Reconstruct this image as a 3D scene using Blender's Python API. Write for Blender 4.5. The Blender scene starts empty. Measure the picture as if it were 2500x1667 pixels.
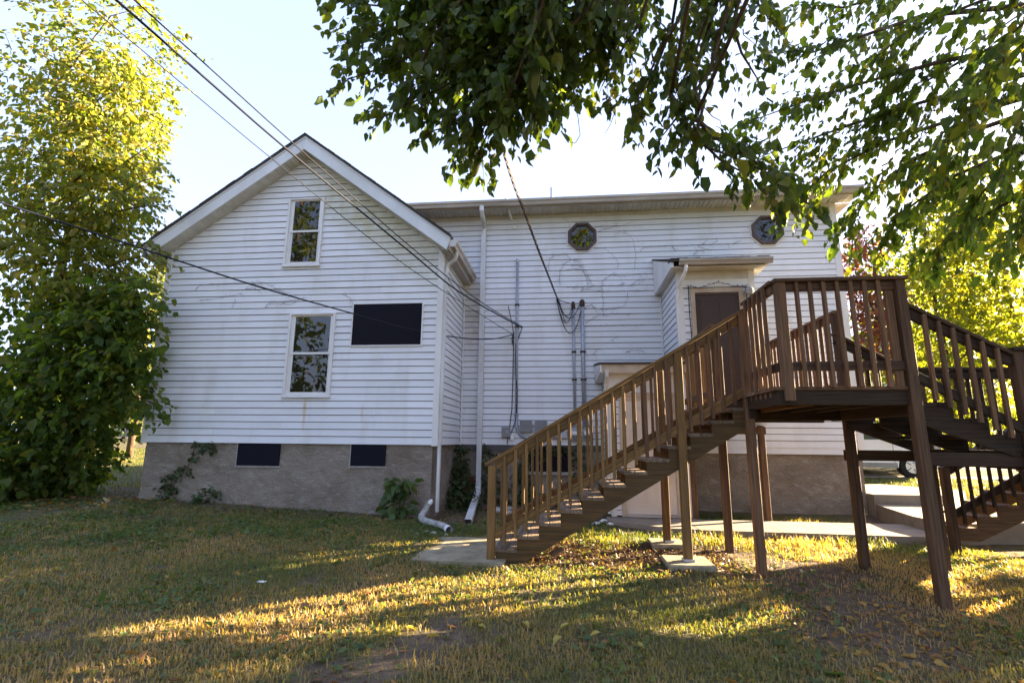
import bpy, math, random
import numpy as np
from mathutils import Vector, Matrix

S = bpy.context.scene
COL = S.collection
rnd = random.Random(7)
rs = np.random.RandomState(11)

# ------------------------------------------------------------------ camera, sky, sun, exposure
cam_d = bpy.data.cameras.new("camera")
cam = bpy.data.objects.new("camera", cam_d)
COL.objects.link(cam)
cam_d.sensor_width = 36.0
cam_d.lens = 17.69
cam_d.clip_start = 0.05
cam_d.clip_end = 2000
CR = Vector((0.99444928, 0.10482908, 0.00902729))
CU = Vector((0.01140204, -0.19265952, 0.98119942))
CF = Vector((-0.10459742, 0.97565013, 0.19278539))
cam.matrix_world = Matrix(((CR[0], CU[0], -CF[0], 7.9164), (CR[1], CU[1], -CF[1], -8.865),
                           (CR[2], CU[2], -CF[2], 0.0904), (0, 0, 0, 1)))
cam_d.dof.use_dof = True
cam_d.dof.focus_distance = 8.5
cam_d.dof.aperture_fstop = 2.4
S.camera = cam

SUN_AZ = math.radians(27.0)      # from +x towards +y
SUN_EL = math.radians(13.0)
world = bpy.data.worlds.new("World")
S.world = world
world.use_nodes = True
wn = world.node_tree
wn.nodes.clear()
wo = wn.nodes.new("ShaderNodeOutputWorld")
bg = wn.nodes.new("ShaderNodeBackground")
sky = wn.nodes.new("ShaderNodeTexSky")
sky.sky_type = 'NISHITA'
sky.sun_disc = False
sky.sun_elevation = SUN_EL
sky.sun_rotation = math.pi / 2 - SUN_AZ
sky.altitude = 100
sky.air_density = 1.0
sky.dust_density = 3.0
sky.ozone_density = 1.0
bg.inputs[1].default_value = 0.055
hsv = wn.nodes.new("ShaderNodeHueSaturation")
hsv.inputs["Saturation"].default_value = 0.72
tin = wn.nodes.new("ShaderNodeMix"); tin.data_type = 'RGBA'; tin.blend_type = 'MULTIPLY'; tin.inputs["Factor"].default_value = 1
tin.inputs[7].default_value = (.92, .95, 1.15, 1)
wn.links.new(sky.outputs[0], hsv.inputs["Color"])
wn.links.new(hsv.outputs[0], tin.inputs[6])
veil = wn.nodes.new("ShaderNodeMix"); veil.data_type = 'RGBA'; veil.inputs["Factor"].default_value = .55     # thin even high haze
veil.inputs[7].default_value = (1.30, 1.56, 2.62, 1)
wn.links.new(tin.outputs[2], veil.inputs[6])
wn.links.new(veil.outputs[2], bg.inputs[0])
wn.links.new(bg.outputs[0], wo.inputs[0])

sun_d = bpy.data.lights.new("sun", 'SUN')
sun_d.energy = 5.0
sun_d.angle = math.radians(0.6)
sun_d.color = (1.0, 0.76, 0.47)
sun = bpy.data.objects.new("sun", sun_d)
COL.objects.link(sun)
sdir = Vector((math.cos(SUN_AZ) * math.cos(SUN_EL), math.sin(SUN_AZ) * math.cos(SUN_EL), math.sin(SUN_EL)))
sun.rotation_euler = sdir.to_track_quat('Z', 'Y').to_euler()
sun.location = (30, 20, 15)

S.view_settings.view_transform = 'Standard'
S.view_settings.look = 'None'
S.view_settings.exposure = 3.76
S.view_settings.gamma = 1.0
S.view_settings.use_curve_mapping = False
S.render.engine = 'CYCLES'
S.cycles.use_denoising = True
S.cycles.max_bounces = 8
S.cycles.transparent_max_bounces = 6
S.cycles.sample_clamp_indirect = 6.0

# ------------------------------------------------------------------ materials
def mat(name, base=(.5, .5, .5), rough=.7, spec=.3, var=None, scale=3.0, detail=4.0, stretch=(1, 1, 1), bump=0.0,
        bscale=None, bdist=.01, rand=0.0, coord='Object', metal=0.0, extra=None):
    """principled with a noise-driven colour (base..var), optional bump and per-object brightness jitter"""
    m = bpy.data.materials.new(name)
    m.use_nodes = True
    nt = m.node_tree
    b = nt.nodes["Principled BSDF"]
    b.inputs["Roughness"].default_value = rough
    b.inputs["Specular IOR Level"].default_value = spec
    b.inputs["Metallic"].default_value = metal
    b.inputs["Base Color"].default_value = (*base, 1)
    tc = nt.nodes.new("ShaderNodeTexCoord")
    mp = nt.nodes.new("ShaderNodeMapping")
    mp.inputs["Scale"].default_value = stretch
    nt.links.new(tc.outputs[coord], mp.inputs[0])
    vec = mp.outputs[0]
    if rand:
        oi = nt.nodes.new("ShaderNodeObjectInfo")
        ad = nt.nodes.new("ShaderNodeVectorMath"); ad.operation = 'ADD'
        sc = nt.nodes.new("ShaderNodeVectorMath"); sc.operation = 'SCALE'
        cb = nt.nodes.new("ShaderNodeCombineXYZ")
        for i in range(3): nt.links.new(oi.outputs["Random"], cb.inputs[i])
        sc.inputs[3].default_value = 37.0
        nt.links.new(cb.outputs[0], sc.inputs[0])
        nt.links.new(mp.outputs[0], ad.inputs[0]); nt.links.new(sc.outputs[0], ad.inputs[1])
        vec = ad.outputs[0]
    col = None
    if var is not None:
        n = nt.nodes.new("ShaderNodeTexNoise")
        n.inputs["Scale"].default_value = scale
        n.inputs["Detail"].default_value = detail
        n.inputs["Roughness"].default_value = .62
        nt.links.new(vec, n.inputs["Vector"])
        r = nt.nodes.new("ShaderNodeValToRGB")
        r.color_ramp.elements[0].position = .33
        r.color_ramp.elements[1].position = .68
        r.color_ramp.elements[0].color = (*base, 1)
        r.color_ramp.elements[1].color = (*var, 1)
        nt.links.new(n.outputs["Fac"], r.inputs[0])
        col = r.outputs[0]
    if extra:
        col = extra(nt, tc, vec, col, b) or col
    if rand and col is not None:
        hs = nt.nodes.new("ShaderNodeHueSaturation")
        mr = nt.nodes.new("ShaderNodeMapRange")
        mr.inputs["To Min"].default_value = 1 - rand
        mr.inputs["To Max"].default_value = 1 + rand
        nt.links.new(oi.outputs["Random"], mr.inputs[0])
        nt.links.new(mr.outputs[0], hs.inputs["Value"])
        nt.links.new(col, hs.inputs["Color"])
        col = hs.outputs[0]
    if col is not None:
        nt.links.new(col, b.inputs["Base Color"])
    if bump:
        nb = nt.nodes.new("ShaderNodeTexNoise")
        nb.inputs["Scale"].default_value = bscale or scale * 4
        nb.inputs["Detail"].default_value = 6
        nt.links.new(vec, nb.inputs["Vector"])
        bm = nt.nodes.new("ShaderNodeBump")
        bm.inputs["Strength"].default_value = bump
        bm.inputs["Distance"].default_value = bdist
        nt.links.new(nb.outputs["Fac"], bm.inputs["Height"])
        nt.links.new(bm.outputs[0], b.inputs["Normal"])
    return m

def noise_mix(nt, vec, col, colour, scale, lo, hi, stretch=(1, 1, 1), amount=1.0):
    """mix a stain colour over col where a second noise is high"""
    mp = nt.nodes.new("ShaderNodeMapping"); mp.inputs["Scale"].default_value = stretch
    nt.links.new(vec, mp.inputs[0])
    n = nt.nodes.new("ShaderNodeTexNoise"); n.inputs["Scale"].default_value = scale; n.inputs["Detail"].default_value = 5
    nt.links.new(mp.outputs[0], n.inputs["Vector"])
    mr = nt.nodes.new("ShaderNodeMapRange")
    mr.inputs["From Min"].default_value = lo; mr.inputs["From Max"].default_value = hi
    mr.inputs["To Max"].default_value = amount
    nt.links.new(n.outputs["Fac"], mr.inputs[0])
    mx = nt.nodes.new("ShaderNodeMix"); mx.data_type = 'RGBA'
    nt.links.new(mr.outputs[0], mx.inputs["Factor"])
    nt.links.new(col, mx.inputs[6])
    mx.inputs[7].default_value = (*colour, 1)
    return mx.outputs[2]

def siding_extra(nt, tc, vec, col, b):
    # grime in streaks, an algae patch high under the gable's far rake, rust run under the window: world-space stains
    g = nt.nodes.new("ShaderNodeNewGeometry")
    c = noise_mix(nt, g.outputs["Position"], col, (.52, .50, .45), 2.2, .52, .80, (1.2, 1, .25), .55)
    c = noise_mix(nt, g.outputs["Position"], c, (.30, .28, .25), 26, .66, .80, (1, 1, 1.0), .45)
    sp = nt.nodes.new("ShaderNodeSeparateXYZ"); nt.links.new(g.outputs["Position"], sp.inputs[0])
    def blob(cx, cz, rx, rz, sl=0.0):
        m = nt.nodes.new("ShaderNodeMath"); m.operation = 'MULTIPLY_ADD'
        m.inputs[1].default_value = sl; nt.links.new(sp.outputs[0], m.inputs[0]); nt.links.new(sp.outputs[2], m.inputs[2])
        dx = nt.nodes.new("ShaderNodeMapRange"); dz = nt.nodes.new("ShaderNodeMapRange")
        for d, s, cc, r in ((dx, sp.outputs[0], cx, rx), (dz, m.outputs[0], cz, rz)):
            d.inputs["From Min"].default_value = cc - r; d.inputs["From Max"].default_value = cc + r
            d.inputs["To Min"].default_value = -1; d.inputs["To Max"].default_value = 1
            d.clamp = True
            nt.links.new(s, d.inputs[0])
        def inv(d):
            p = nt.nodes.new("ShaderNodeMath"); p.operation = 'MULTIPLY'; nt.links.new(d.outputs[0], p.inputs[0]); nt.links.new(d.outputs[0], p.inputs[1])
            q = nt.nodes.new("ShaderNodeMath"); q.operation = 'SUBTRACT'; q.inputs[0].default_value = 1; nt.links.new(p.outputs[0], q.inputs[1])
            return q.outputs[0]
        r = nt.nodes.new("ShaderNodeMath"); r.operation = 'MULTIPLY'
        nt.links.new(inv(dx), r.inputs[0]); nt.links.new(inv(dz), r.inputs[1])
        return r.outputs[0]
    def stain(c, f, colour, amt):
        n = nt.nodes.new("ShaderNodeTexNoise"); n.inputs["Scale"].default_value = 5; n.inputs["Detail"].default_value = 5
        nt.links.new(g.outputs["Position"], n.inputs["Vector"])
        k = nt.nodes.new("ShaderNodeMath"); k.operation = 'MULTIPLY'; nt.links.new(f, k.inputs[0]); nt.links.new(n.outputs["Fac"], k.inputs[1])
        k2 = nt.nodes.new("ShaderNodeMath"); k2.operation = 'MULTIPLY'; k2.inputs[1].default_value = amt; k2.use_clamp = True; nt.links.new(k.outputs[0], k2.inputs[0])
        mx = nt.nodes.new("ShaderNodeMix"); mx.data_type = 'RGBA'
        nt.links.new(k2.outputs[0], mx.inputs["Factor"]); nt.links.new(c, mx.inputs[6]); mx.inputs[7].default_value = (*colour, 1)
        return mx.outputs[2]
    c = stain(c, blob(4.2, 7.35, 1.7, .85, .704), (.40, .37, .17), 1.3)
    c = stain(c, blob(3.15, .55, .035, .35), (.55, .30, .08), 1.3)
    c = stain(c, blob(4.25, .55, .03, .2), (.55, .34, .12), .8)
    c = stain(c, blob(5.9, 2.7, .25, 1.0), (.33, .27, .2), 1.0)
    return c

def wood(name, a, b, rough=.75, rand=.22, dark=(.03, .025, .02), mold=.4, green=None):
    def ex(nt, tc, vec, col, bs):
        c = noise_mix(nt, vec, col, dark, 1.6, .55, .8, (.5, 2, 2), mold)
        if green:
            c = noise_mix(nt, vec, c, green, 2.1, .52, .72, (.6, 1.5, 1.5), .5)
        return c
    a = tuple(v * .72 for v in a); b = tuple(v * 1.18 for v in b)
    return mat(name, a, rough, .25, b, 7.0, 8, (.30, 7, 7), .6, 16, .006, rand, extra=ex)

M = {}
M['siding'] = mat("white_vinyl_siding", (.725, .735, .755), .5, .35, (.67, .68, .70), 1.3, 3, rand=.035, extra=siding_extra)
M['trim'] = mat("white_trim", (.72, .72, .71), .5, .35, (.63, .62, .60), 3, 5, (1, 1, .3), rand=.02)
M['fascia'] = mat("fascia_metal", (.66, .68, .70), .4, .5, (.52, .53, .52), 1.4, 6, (1, 1, .6), rand=.02)
M['soffit'] = mat("soffit_vinyl", (.60, .59, .55), .6, .3, (.46, .44, .38), 2.5, 5, rand=.05)
M['gutter'] = mat("gutter_aluminium", (.50, .46, .41), .5, .4, (.28, .24, .20), 2.2, 6, (.4, 1, 3), rand=.03)
M['spout'] = mat("downspout_white", (.66, .67, .68), .45, .45, (.50, .49, .46), 2.5, 5, (1, 1, .4), rand=.02)
def stucco_extra(nt, tc, vec, col, b):
    g = nt.nodes.new("ShaderNodeNewGeometry")
    c = noise_mix(nt, g.outputs["Position"], col, (.15, .115, .085), 1.1, .48, .72, (1, 1, 1.4), .65)
    c = noise_mix(nt, g.outputs["Position"], c, (.42, .40, .37), 9, .55, .75, (.7, 1, 2.0), .5)
    return c
M['stucco'] = mat("rough_stucco", (.29, .25, .205), .92, .15, (.235, .195, .155), 7, 7, (1, 1, 1.6), 1.0, 30, .03, extra=stucco_extra)
M['cut'] = mat("bare_mortar", (.40, .38, .35), .9, .15, (.30, .28, .25), 12, 4)
M['black'] = mat("black_mesh_panel", (.0045, .0045, .010), .75, .15, (.008, .008, .015), 60, 2, bump=.2, bscale=220, bdist=.002)
M['roof'] = mat("dark_shingle", (.055, .05, .047), .9, .15, (.09, .082, .075), 40, 3, bump=.4, bscale=90)
M['brick'] = mat("red_brick", (.13, .045, .03), .9, .15, (.20, .075, .05), 22, 4, rand=.3, bump=.4)
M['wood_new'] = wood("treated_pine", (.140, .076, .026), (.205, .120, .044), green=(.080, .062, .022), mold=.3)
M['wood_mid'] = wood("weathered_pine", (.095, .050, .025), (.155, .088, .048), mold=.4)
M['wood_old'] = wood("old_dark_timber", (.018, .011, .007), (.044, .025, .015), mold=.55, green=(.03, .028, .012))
M['sheathing'] = mat("grimy_sheathing", (.10, .095, .09), .95, .1)
M['wood_dark'] = wood("mossy_dark_timber", (.060, .034, .013), (.105, .062, .024), mold=.5, green=(.035, .032, .012))
M['wood_post'] = wood("dark_weathered_post", (.050, .027, .015), (.092, .052, .030), mold=.5, green=(.04, .035, .015))
M['wood_grey'] = wood("greyed_tread", (.13, .092, .062), (.20, .15, .105), mold=.35)
M['concrete'] = mat("old_concrete", (.27, .235, .195), .9, .2, (.19, .165, .13), 3.5, 7, bump=.3, bscale=60, bdist=.004, rand=.06)
M['concrete_dirty'] = mat("mossy_concrete", (.34, .30, .215), .92, .15, (.19, .16, .10), 5, 8, bump=.6, bscale=50, bdist=.005)
M['conduit'] = mat("galvanised_conduit", (.38, .41, .46), .45, .5, (.30, .32, .36), 6, 3, metal=.35)
M['box'] = mat("grey_utility_box", (.24, .24, .24), .55, .4, (.19, .19, .185), 8, 3)
M['meter'] = mat("meter_glass", (.30, .30, .30), .12, .6)
M['cable'] = mat("black_cable", (.010, .012, .024), .65, .2)
M['cable_rust'] = mat("weathered_twisted_cable", (.018, .016, .02), .7, .3, (.10, .055, .03), 3.5, 3)
M['rust'] = mat("rusty_iron", (.09, .055, .035), .85, .2, (.05, .035, .03), 12, 4)
M['door_dark'] = mat("dark_screen_door", (.045, .030, .024), .6, .25, (.062, .044, .035), 40, 3)
M['door_white'] = mat("white_steel_door", (.66, .58, .50), .45, .4, (.58, .50, .42), 2.2, 5, rand=.02)
M['casing'] = mat("worn_casing", (.50, .42, .32), .7, .25, (.36, .28, .20), 5, 6, (1, 1, .5), rand=.05)
M['brown_frame'] = mat("brown_window_frame", (.10, .068, .055), .55, .35, (.075, .05, .042), 10, 4)
M['chrome'] = mat("worn_steel", (.6, .6, .6), .25, .5, metal=.9)
M['plastic_white'] = mat("white_corrugated_plastic", (.44, .44, .43), .6, .3, (.20, .19, .17), 9, 5)
M['pvc'] = mat("white_pvc", (.72, .72, .72), .4, .4)
M['bark'] = mat("bark", (.07, .05, .035), .95, .1, (.12, .09, .065), 9, 6, (1, 1, .35), .8, 26, .02)
M['twig'] = mat("dry_twig", (.075, .055, .05), .9, .1, (.13, .10, .085), 20, 3)
M['stem'] = mat("young_stem", (.07, .06, .025), .8, .2, (.10, .09, .04), 20, 3)
M['car'] = mat("white_car_paint", (.72, .73, .75), .25, .5)
M['tyre'] = mat("black_rubber", (.015, .015, .016), .85, .2)
M['dark_glass'] = mat("car_glass", (.015, .022, .025), .06, .6)
M['asphalt'] = mat("asphalt", (.16, .155, .15), .9, .2, (.12, .115, .11), 30, 4)
M['orange'] = mat("orange_lens", (.7, .16, .02), .2, .5)
M['fence'] = mat("galvanised_fence", (.42, .43, .44), .5, .4, metal=.4)
M['fence_wood'] = mat("grey_fence_board", (.28, .25, .23), .85, .2, (.20, .18, .165), 6, 4, (3, 3, .4), rand=.15)
M['stone'] = mat("pale_stone", (.42, .40, .37), .85, .2, (.30, .28, .25), 14, 4, rand=.15)

def glass_mat():
    m = bpy.data.materials.new("window_glass"); m.use_nodes = True
    b = m.node_tree.nodes["Principled BSDF"]
    b.inputs["Base Color"].default_value = (.012, .010, .007, 1)
    b.inputs["Roughness"].default_value = .015
    b.inputs["IOR"].default_value = 1.62
    nt = m.node_tree
    n = nt.nodes.new("ShaderNodeTexNoise"); n.inputs["Scale"].default_value = 2.2; n.inputs["Detail"].default_value = 1
    tc = nt.nodes.new("ShaderNodeTexCoord"); nt.links.new(tc.outputs["Object"], n.inputs["Vector"])
    bm = nt.nodes.new("ShaderNodeBump"); bm.inputs["Strength"].default_value = .03; bm.inputs["Distance"].default_value = .05
    nt.links.new(n.outputs["Fac"], bm.inputs["Height"]); nt.links.new(bm.outputs[0], b.inputs["Normal"])
    return m
M['glass'] = glass_mat()

def leaf_mat(name, cols, trans=.5, rough=.5, tcol=None):
    """cols: list of leaf colours picked by the per-leaf tint attribute"""
    m = bpy.data.materials.new(name); m.use_nodes = True
    nt = m.node_tree; nt.nodes.clear()
    out = nt.nodes.new("ShaderNodeOutputMaterial")
    at = nt.nodes.new("ShaderNodeAttribute"); at.attribute_name = "tint"
    r = nt.nodes.new("ShaderNodeValToRGB"); cr = r.color_ramp
    while len(cr.elements) < len(cols): cr.elements.new(.5)
    for i, c in enumerate(cols):
        cr.elements[i].position = i / max(1, len(cols) - 1); cr.elements[i].color = (*c, 1)
    nt.links.new(at.outputs["Fac"], r.inputs[0])
    p = nt.nodes.new("ShaderNodeBsdfPrincipled")
    p.inputs["Roughness"].default_value = rough; p.inputs["Specular IOR Level"].default_value = .35
    nt.links.new(r.outputs[0], p.inputs["Base Color"])
    t = nt.nodes.new("ShaderNodeBsdfTranslucent")
    g = nt.nodes.new("ShaderNodeMix"); g.data_type = 'RGBA'; g.blend_type = 'MULTIPLY'; g.inputs["Factor"].default_value = 1
    nt.links.new(r.outputs[0], g.inputs[6]); g.inputs[7].default_value = (*(tcol or (2.1, 2.0, .55)), 1)
    nt.links.new(g.outputs[2], t.inputs["Color"])
    mx = nt.nodes.new("ShaderNodeMixShader"); mx.inputs[0].default_value = trans
    nt.links.new(p.outputs[0], mx.inputs[1]); nt.links.new(t.outputs[0], mx.inputs[2])
    nt.links.new(mx.outputs[0], out.inputs[0])
    return m
M['leaf_dark'] = leaf_mat("dark_green_leaf", [(.034, .060, .014), (.052, .088, .019), (.085, .115, .024), (.18, .155, .028)], .44)
M['leaf_mid'] = leaf_mat("green_leaf", [(.045, .085, .02), (.07, .12, .025), (.11, .15, .03), (.22, .19, .035)], .6)
M['leaf_gold'] = leaf_mat("yellowing_leaf", [(.075, .115, .022), (.125, .155, .03), (.20, .195, .035), (.32, .235, .045)], .5, tcol=(1.9, 2.0, .6))
M['leaf_lime'] = leaf_mat("backlit_leaf", [(.09, .13, .02), (.13, .17, .025), (.20, .21, .03), (.26, .20, .03)], .6)
M['leaf_red'] = leaf_mat("red_autumn_leaf", [(.22, .05, .04), (.28, .09, .05), (.22, .14, .04), (.12, .13, .03)], .5, tcol=(2.0, 1.3, .8))
M['leaf_ivy'] = leaf_mat("ivy_leaf", [(.02, .045, .015), (.035, .065, .02), (.05, .085, .025), (.09, .10, .03)], .3)
M['leaf_weed'] = leaf_mat("weed_leaf", [(.042, .080, .028), (.068, .115, .036), (.10, .14, .042), (.15, .16, .045)], .38)
M['grass'] = leaf_mat("grass_blade", [(.080, .115, .034), (.145, .150, .050), (.25, .195, .09), (.36, .245, .135)], .42)
M['lawn'] = leaf_mat("sunny_lawn_blade", [(.07, .10, .025), (.11, .13, .03), (.16, .15, .045), (.22, .17, .06)], .4)
M['litter'] = leaf_mat("fallen_leaf", [(.14, .07, .035), (.25, .13, .05), (.36, .22, .05), (.42, .32, .06)], .3, tcol=(1.5, 1.2, .6))
M['chips'] = leaf_mat("bark_chip", [(.05, .028, .018), (.09, .052, .032), (.14, .085, .052), (.20, .13, .08)], .1)
M['yellow_leaf'] = leaf_mat("yellow_fallen_leaf", [(.34, .27, .06), (.42, .36, .08)], .3, tcol=(1.5, 1.3, .6))
# ------------------------------------------------------------------ helpers
WL = {}
def place(o, origin, parent):
    origin = Vector(origin)
    o.location = origin - (WL[parent.name] if parent else Vector((0, 0, 0)))
    if parent: o.parent = parent
    WL[o.name] = origin
def tag(o, label=None, cat=None, group=None, kind=None):
    if label: o["label"] = label
    if cat: o["category"] = cat
    if group: o["group"] = group
    if kind: o["kind"] = kind
    return o
def thing(name, label, cat, loc, group=None):
    o = bpy.data.objects.new(name, None); COL.objects.link(o)
    o.empty_display_size = .2
    place(o, loc, None)
    return tag(o, label, cat, group)
def link(name, me, material, parent=None, origin=(0, 0, 0)):
    o = bpy.data.objects.new(name, me); COL.objects.link(o)
    if material and not me.materials: me.materials.append(material)
    place(o, origin, parent)
    return o

class MB:
    def __init__(s): s.v = []; s.f = []
    def add(s, vs, fs):
        n = len(s.v); s.v += [tuple(v) for v in vs]; s.f += [tuple(i + n for i in f) for f in fs]; return s
    def box(s, x0, x1, y0, y1, z0, z1):
        return s.add([(x0, y0, z0), (x1, y0, z0), (x1, y1, z0), (x0, y1, z0), (x0, y0, z1), (x1, y0, z1), (x1, y1, z1), (x0, y1, z1)],
                     [(0, 3, 2, 1), (4, 5, 6, 7), (0, 1, 5, 4), (1, 2, 6, 5), (2, 3, 7, 6), (3, 0, 4, 7)])
    def prism(s, poly, axis, a0, a1):
        """extrude a 2-D polygon along an axis: axis x -> poly in (y,z); y -> (x,z); z -> (x,y)"""
        n = len(poly)
        def p(q, a):
            return {'x': (a, q[0], q[1]), 'y': (q[0], a, q[1]), 'z': (q[0], q[1], a)}[axis]
        vs = [p(q, a0) for q in poly] + [p(q, a1) for q in poly]
        fs = [tuple(range(n - 1, -1, -1)), tuple(range(n, 2 * n))] + [(i, (i + 1) % n, n + (i + 1) % n, n + i) for i in range(n)]
        return s.add(vs, fs)
    def tube(s, pts, r, n=6, caps=True):
        pts = [Vector(p) for p in pts]
        rs_ = r if isinstance(r, (list, tuple)) else [r] * len(pts)
        vs, fs = [], []
        up = Vector((0.12, .31, .94))
        for i, p in enumerate(pts):
            d = (pts[min(i + 1, len(pts) - 1)] - pts[max(i - 1, 0)])
            d = d.normalized() if d.length > 1e-9 else Vector((0, 0, 1))
            if i == 0:
                a = d.cross(up)
                if a.length < .05: a = d.cross(Vector((1, 0, 0)))
            else:
                a = a - d * a.dot(d)
            a.normalize(); b = d.cross(a)
            for k in range(n):
                t = 2 * math.pi * k / n
                vs.append(p + (a * math.cos(t) + b * math.sin(t)) * rs_[i])
        for i in range(len(pts) - 1):
            for k in range(n):
                fs.append((i * n + k, i * n + (k + 1) % n, (i + 1) * n + (k + 1) % n, (i + 1) * n + k))
        if caps:
            fs.append(tuple(range(n - 1, -1, -1))); fs.append(tuple((len(pts) - 1) * n + k for k in range(n)))
        return s.add(vs, fs)
    def mesh(s, name, org):
        me = bpy.data.meshes.new(name)
        me.from_pydata([(v[0] - org[0], v[1] - org[1], v[2] - org[2]) for v in s.v], [], s.f)
        return me
    def build(s, name, material, parent=None, smooth=False, origin=None):
        if origin is None:
            a = np.array(s.v); lo, hi = a.min(0), a.max(0)
            origin = ((lo[0] + hi[0]) / 2, (lo[1] + hi[1]) / 2, lo[2])
        me = s.mesh(name, origin)
        if smooth:
            for p in me.polygons: p.use_smooth = True
        me.update()
        return link(name, me, material, parent, origin)

def box(name, material, parent, x0, x1, y0, y1, z0, z1):
    return MB().box(x0, x1, y0, y1, z0, z1).build(name, material, parent)

_beam = {}
def beam(name, material, parent, p0, p1, w, h, ch=.005, shear=False):
    """a timber from p0 to p1 (centre line), w across, h deep, its own length along local x, edges chamfered"""
    p0, p1 = Vector(p0), Vector(p1)
    L = (p1 - p0).length
    key = (round(L, 3), w, h, ch, material.name)
    me = _beam.get(key)
    if me is None:
        a, b = w / 2, h / 2
        prof = [(-a + ch, -b), (a - ch, -b), (a, -b + ch), (a, b - ch), (a - ch, b), (-a + ch, b), (-a, b - ch), (-a, -b + ch)]
        mb = MB().prism(prof, 'x', -L / 2, L / 2)
        me = mb.mesh(name, (0, 0, 0)); _beam[key] = me
    o = link(name, me, material, parent, (p0 + p1) / 2)
    d = (p1 - p0).normalized()
    up = Vector((0, 0, 1)) if abs(d.z) < .95 else Vector((0, 1, 0))
    y = up.cross(d).normalized(); z = d.cross(y)
    o.rotation_mode = 'QUATERNION'
    o.rotation_quaternion = Matrix((d, y, z)).transposed().to_quaternion()
    return o

def fill_mesh(name, V, quads):
    me = bpy.data.meshes.new(name)
    nv, nf = len(V), len(quads); k = quads.shape[1]
    me.vertices.add(nv); me.vertices.foreach_set("co", np.ascontiguousarray(V, dtype=np.float32).ravel())
    me.loops.add(nf * k); me.loops.foreach_set("vertex_index", np.ascontiguousarray(quads, dtype=np.int32).ravel())
    me.polygons.add(nf); me.polygons.foreach_set("loop_start", np.arange(0, nf * k, k, dtype=np.int32))
    me.update(calc_edges=True)
    return me
def set_tint(me, t):
    a = me.attributes.new("tint", 'FLOAT', 'POINT'); a.data.foreach_set("value", np.ascontiguousarray(t, dtype=np.float32))
def nrmz(a): return a / np.maximum(np.linalg.norm(a, axis=1, keepdims=True), 1e-9)

def leaves_mesh(name, base, axis, nrm, L, W, tint, fine=True, fold=.18, curl=.12):
    """N leaves as folded blades (fine: 2 quads each; else one bent quad pair of 2 triangles)"""
    axis = nrmz(axis); side = nrmz(np.cross(axis, nrm)); n = np.cross(side, axis)
    L = L[:, None]; W = W[:, None]; N = len(base)
    tip = base + axis * L - n * L * curl
    if fine:
        l1 = base + axis * L * .28 + side * W * .5 + n * W * fold
        l2 = base + axis * L * .66 + side * W * .38 + n * W * fold * .7
        r1 = base + axis * L * .28 - side * W * .5 + n * W * fold
        r2 = base + axis * L * .66 - side * W * .38 + n * W * fold * .7
        V = np.stack([base, l1, l2, tip, r2, r1], 1).reshape(-1, 3)
        i = np.arange(N)[:, None] * 6
        Q = np.concatenate([i + np.array([[0, 3, 2, 1]]), i + np.array([[0, 5, 4, 3]])], 0)
        k = 6
    else:
        l = base + axis * L * .42 + side * W * .5 + n * W * fold
        r = base + axis * L * .42 - side * W * .5 + n * W * fold
        V = np.stack([base, l, tip, r], 1).reshape(-1, 3)
        i = np.arange(N)[:, None] * 4
        Q = np.concatenate([i + np.array([[0, 2, 1]]), i + np.array([[0, 3, 2]])], 0)
        k = 4
    me = fill_mesh(name, V, Q)
    set_tint(me, np.repeat(tint, k))
    return me

def rand_unit(n):
    v = rs.normal(size=(n, 3)); return nrmz(v)

def twig_leaves(starts, dirs, lens, per, leaf, droop=.45, spread=.6):
    """leaves set alternately along straight-ish twigs; returns leaf arrays and the twig end points"""
    n = len(starts)
    t = (np.arange(per) + .6) / per
    dr = nrmz(dirs)
    end_drop = np.array([0, 0, -1.0]) * droop
    pos = starts[:, None, :] + dr[:, None, :] * (lens[:, None] * t[None, :])[:, :, None] + end_drop[None, None, :] * (lens[:, None] * t[None, :] ** 2)[:, :, None] * .5
    side = nrmz(np.cross(dr, np.array([0, 0, 1.0]) + .3 * rs.normal(size=(n, 3))))
    sg = np.where(np.arange(per) % 2 == 0, 1.0, -1.0)
    ax = dr[:, None, :] * .55 + side[:, None, :] * sg[None, :, None] * spread + np.array([0, 0, -1.0]) * (.35 + droop) + .35 * rs.normal(size=(n, per, 3))
    nr = np.array([0, 0, 1.0]) * .8 + .55 * rs.normal(size=(n, per, 3))
    P = pos.reshape(-1, 3) + .02 * rs.normal(size=(n * per, 3))
    A = ax.reshape(-1, 3); Nn = nr.reshape(-1, 3)
    L = leaf * np.exp(rs.normal(size=n * per) * .30)
    tint = np.clip(np.repeat(rs.rand(n), per) * .55 + rs.rand(n * per) * .5 - .05, 0, 1)
    return P, A, Nn, L, tint, pos[:, -1, :]

def foliage_on_branches(branches, sub, leaf, per=9, twig=.5, droop=.45, rad=.12, ang=.8):
    """twigs spread along branch polylines; sub = twigs per metre. Returns leaf arrays + twig segments"""
    st, dr, ln = [], [], []
    for b in branches:
        b = [Vector(p) for p in b]
        for a, c in zip(b[:-1], b[1:]):
            L = (c - a).length; k = max(1, int(L * sub + rnd.random()))
            d = (c - a).normalized()
            for _ in range(k):
                p = a.lerp(c, rnd.random())
                q = Vector((rnd.gauss(0, 1), rnd.gauss(0, 1), rnd.gauss(0, .7)))
                q = q - d * q.dot(d)
                st.append(p + q.normalized() * rad * rnd.random()); dr.append(d * .9 + q.normalized() * ang + Vector((0, 0, -.25)))
                ln.append(twig * (.5 + rnd.random() * .8))
        st.append(b[-1]); dr.append((b[-1] - b[-2]).normalized() + Vector((0, 0, -.2))); ln.append(twig * .8)
    st, dr, ln = np.array(st), np.array(dr), np.array(ln)
    return (st, dr, ln) + twig_leaves(st, dr, ln, per, leaf, droop)

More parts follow.
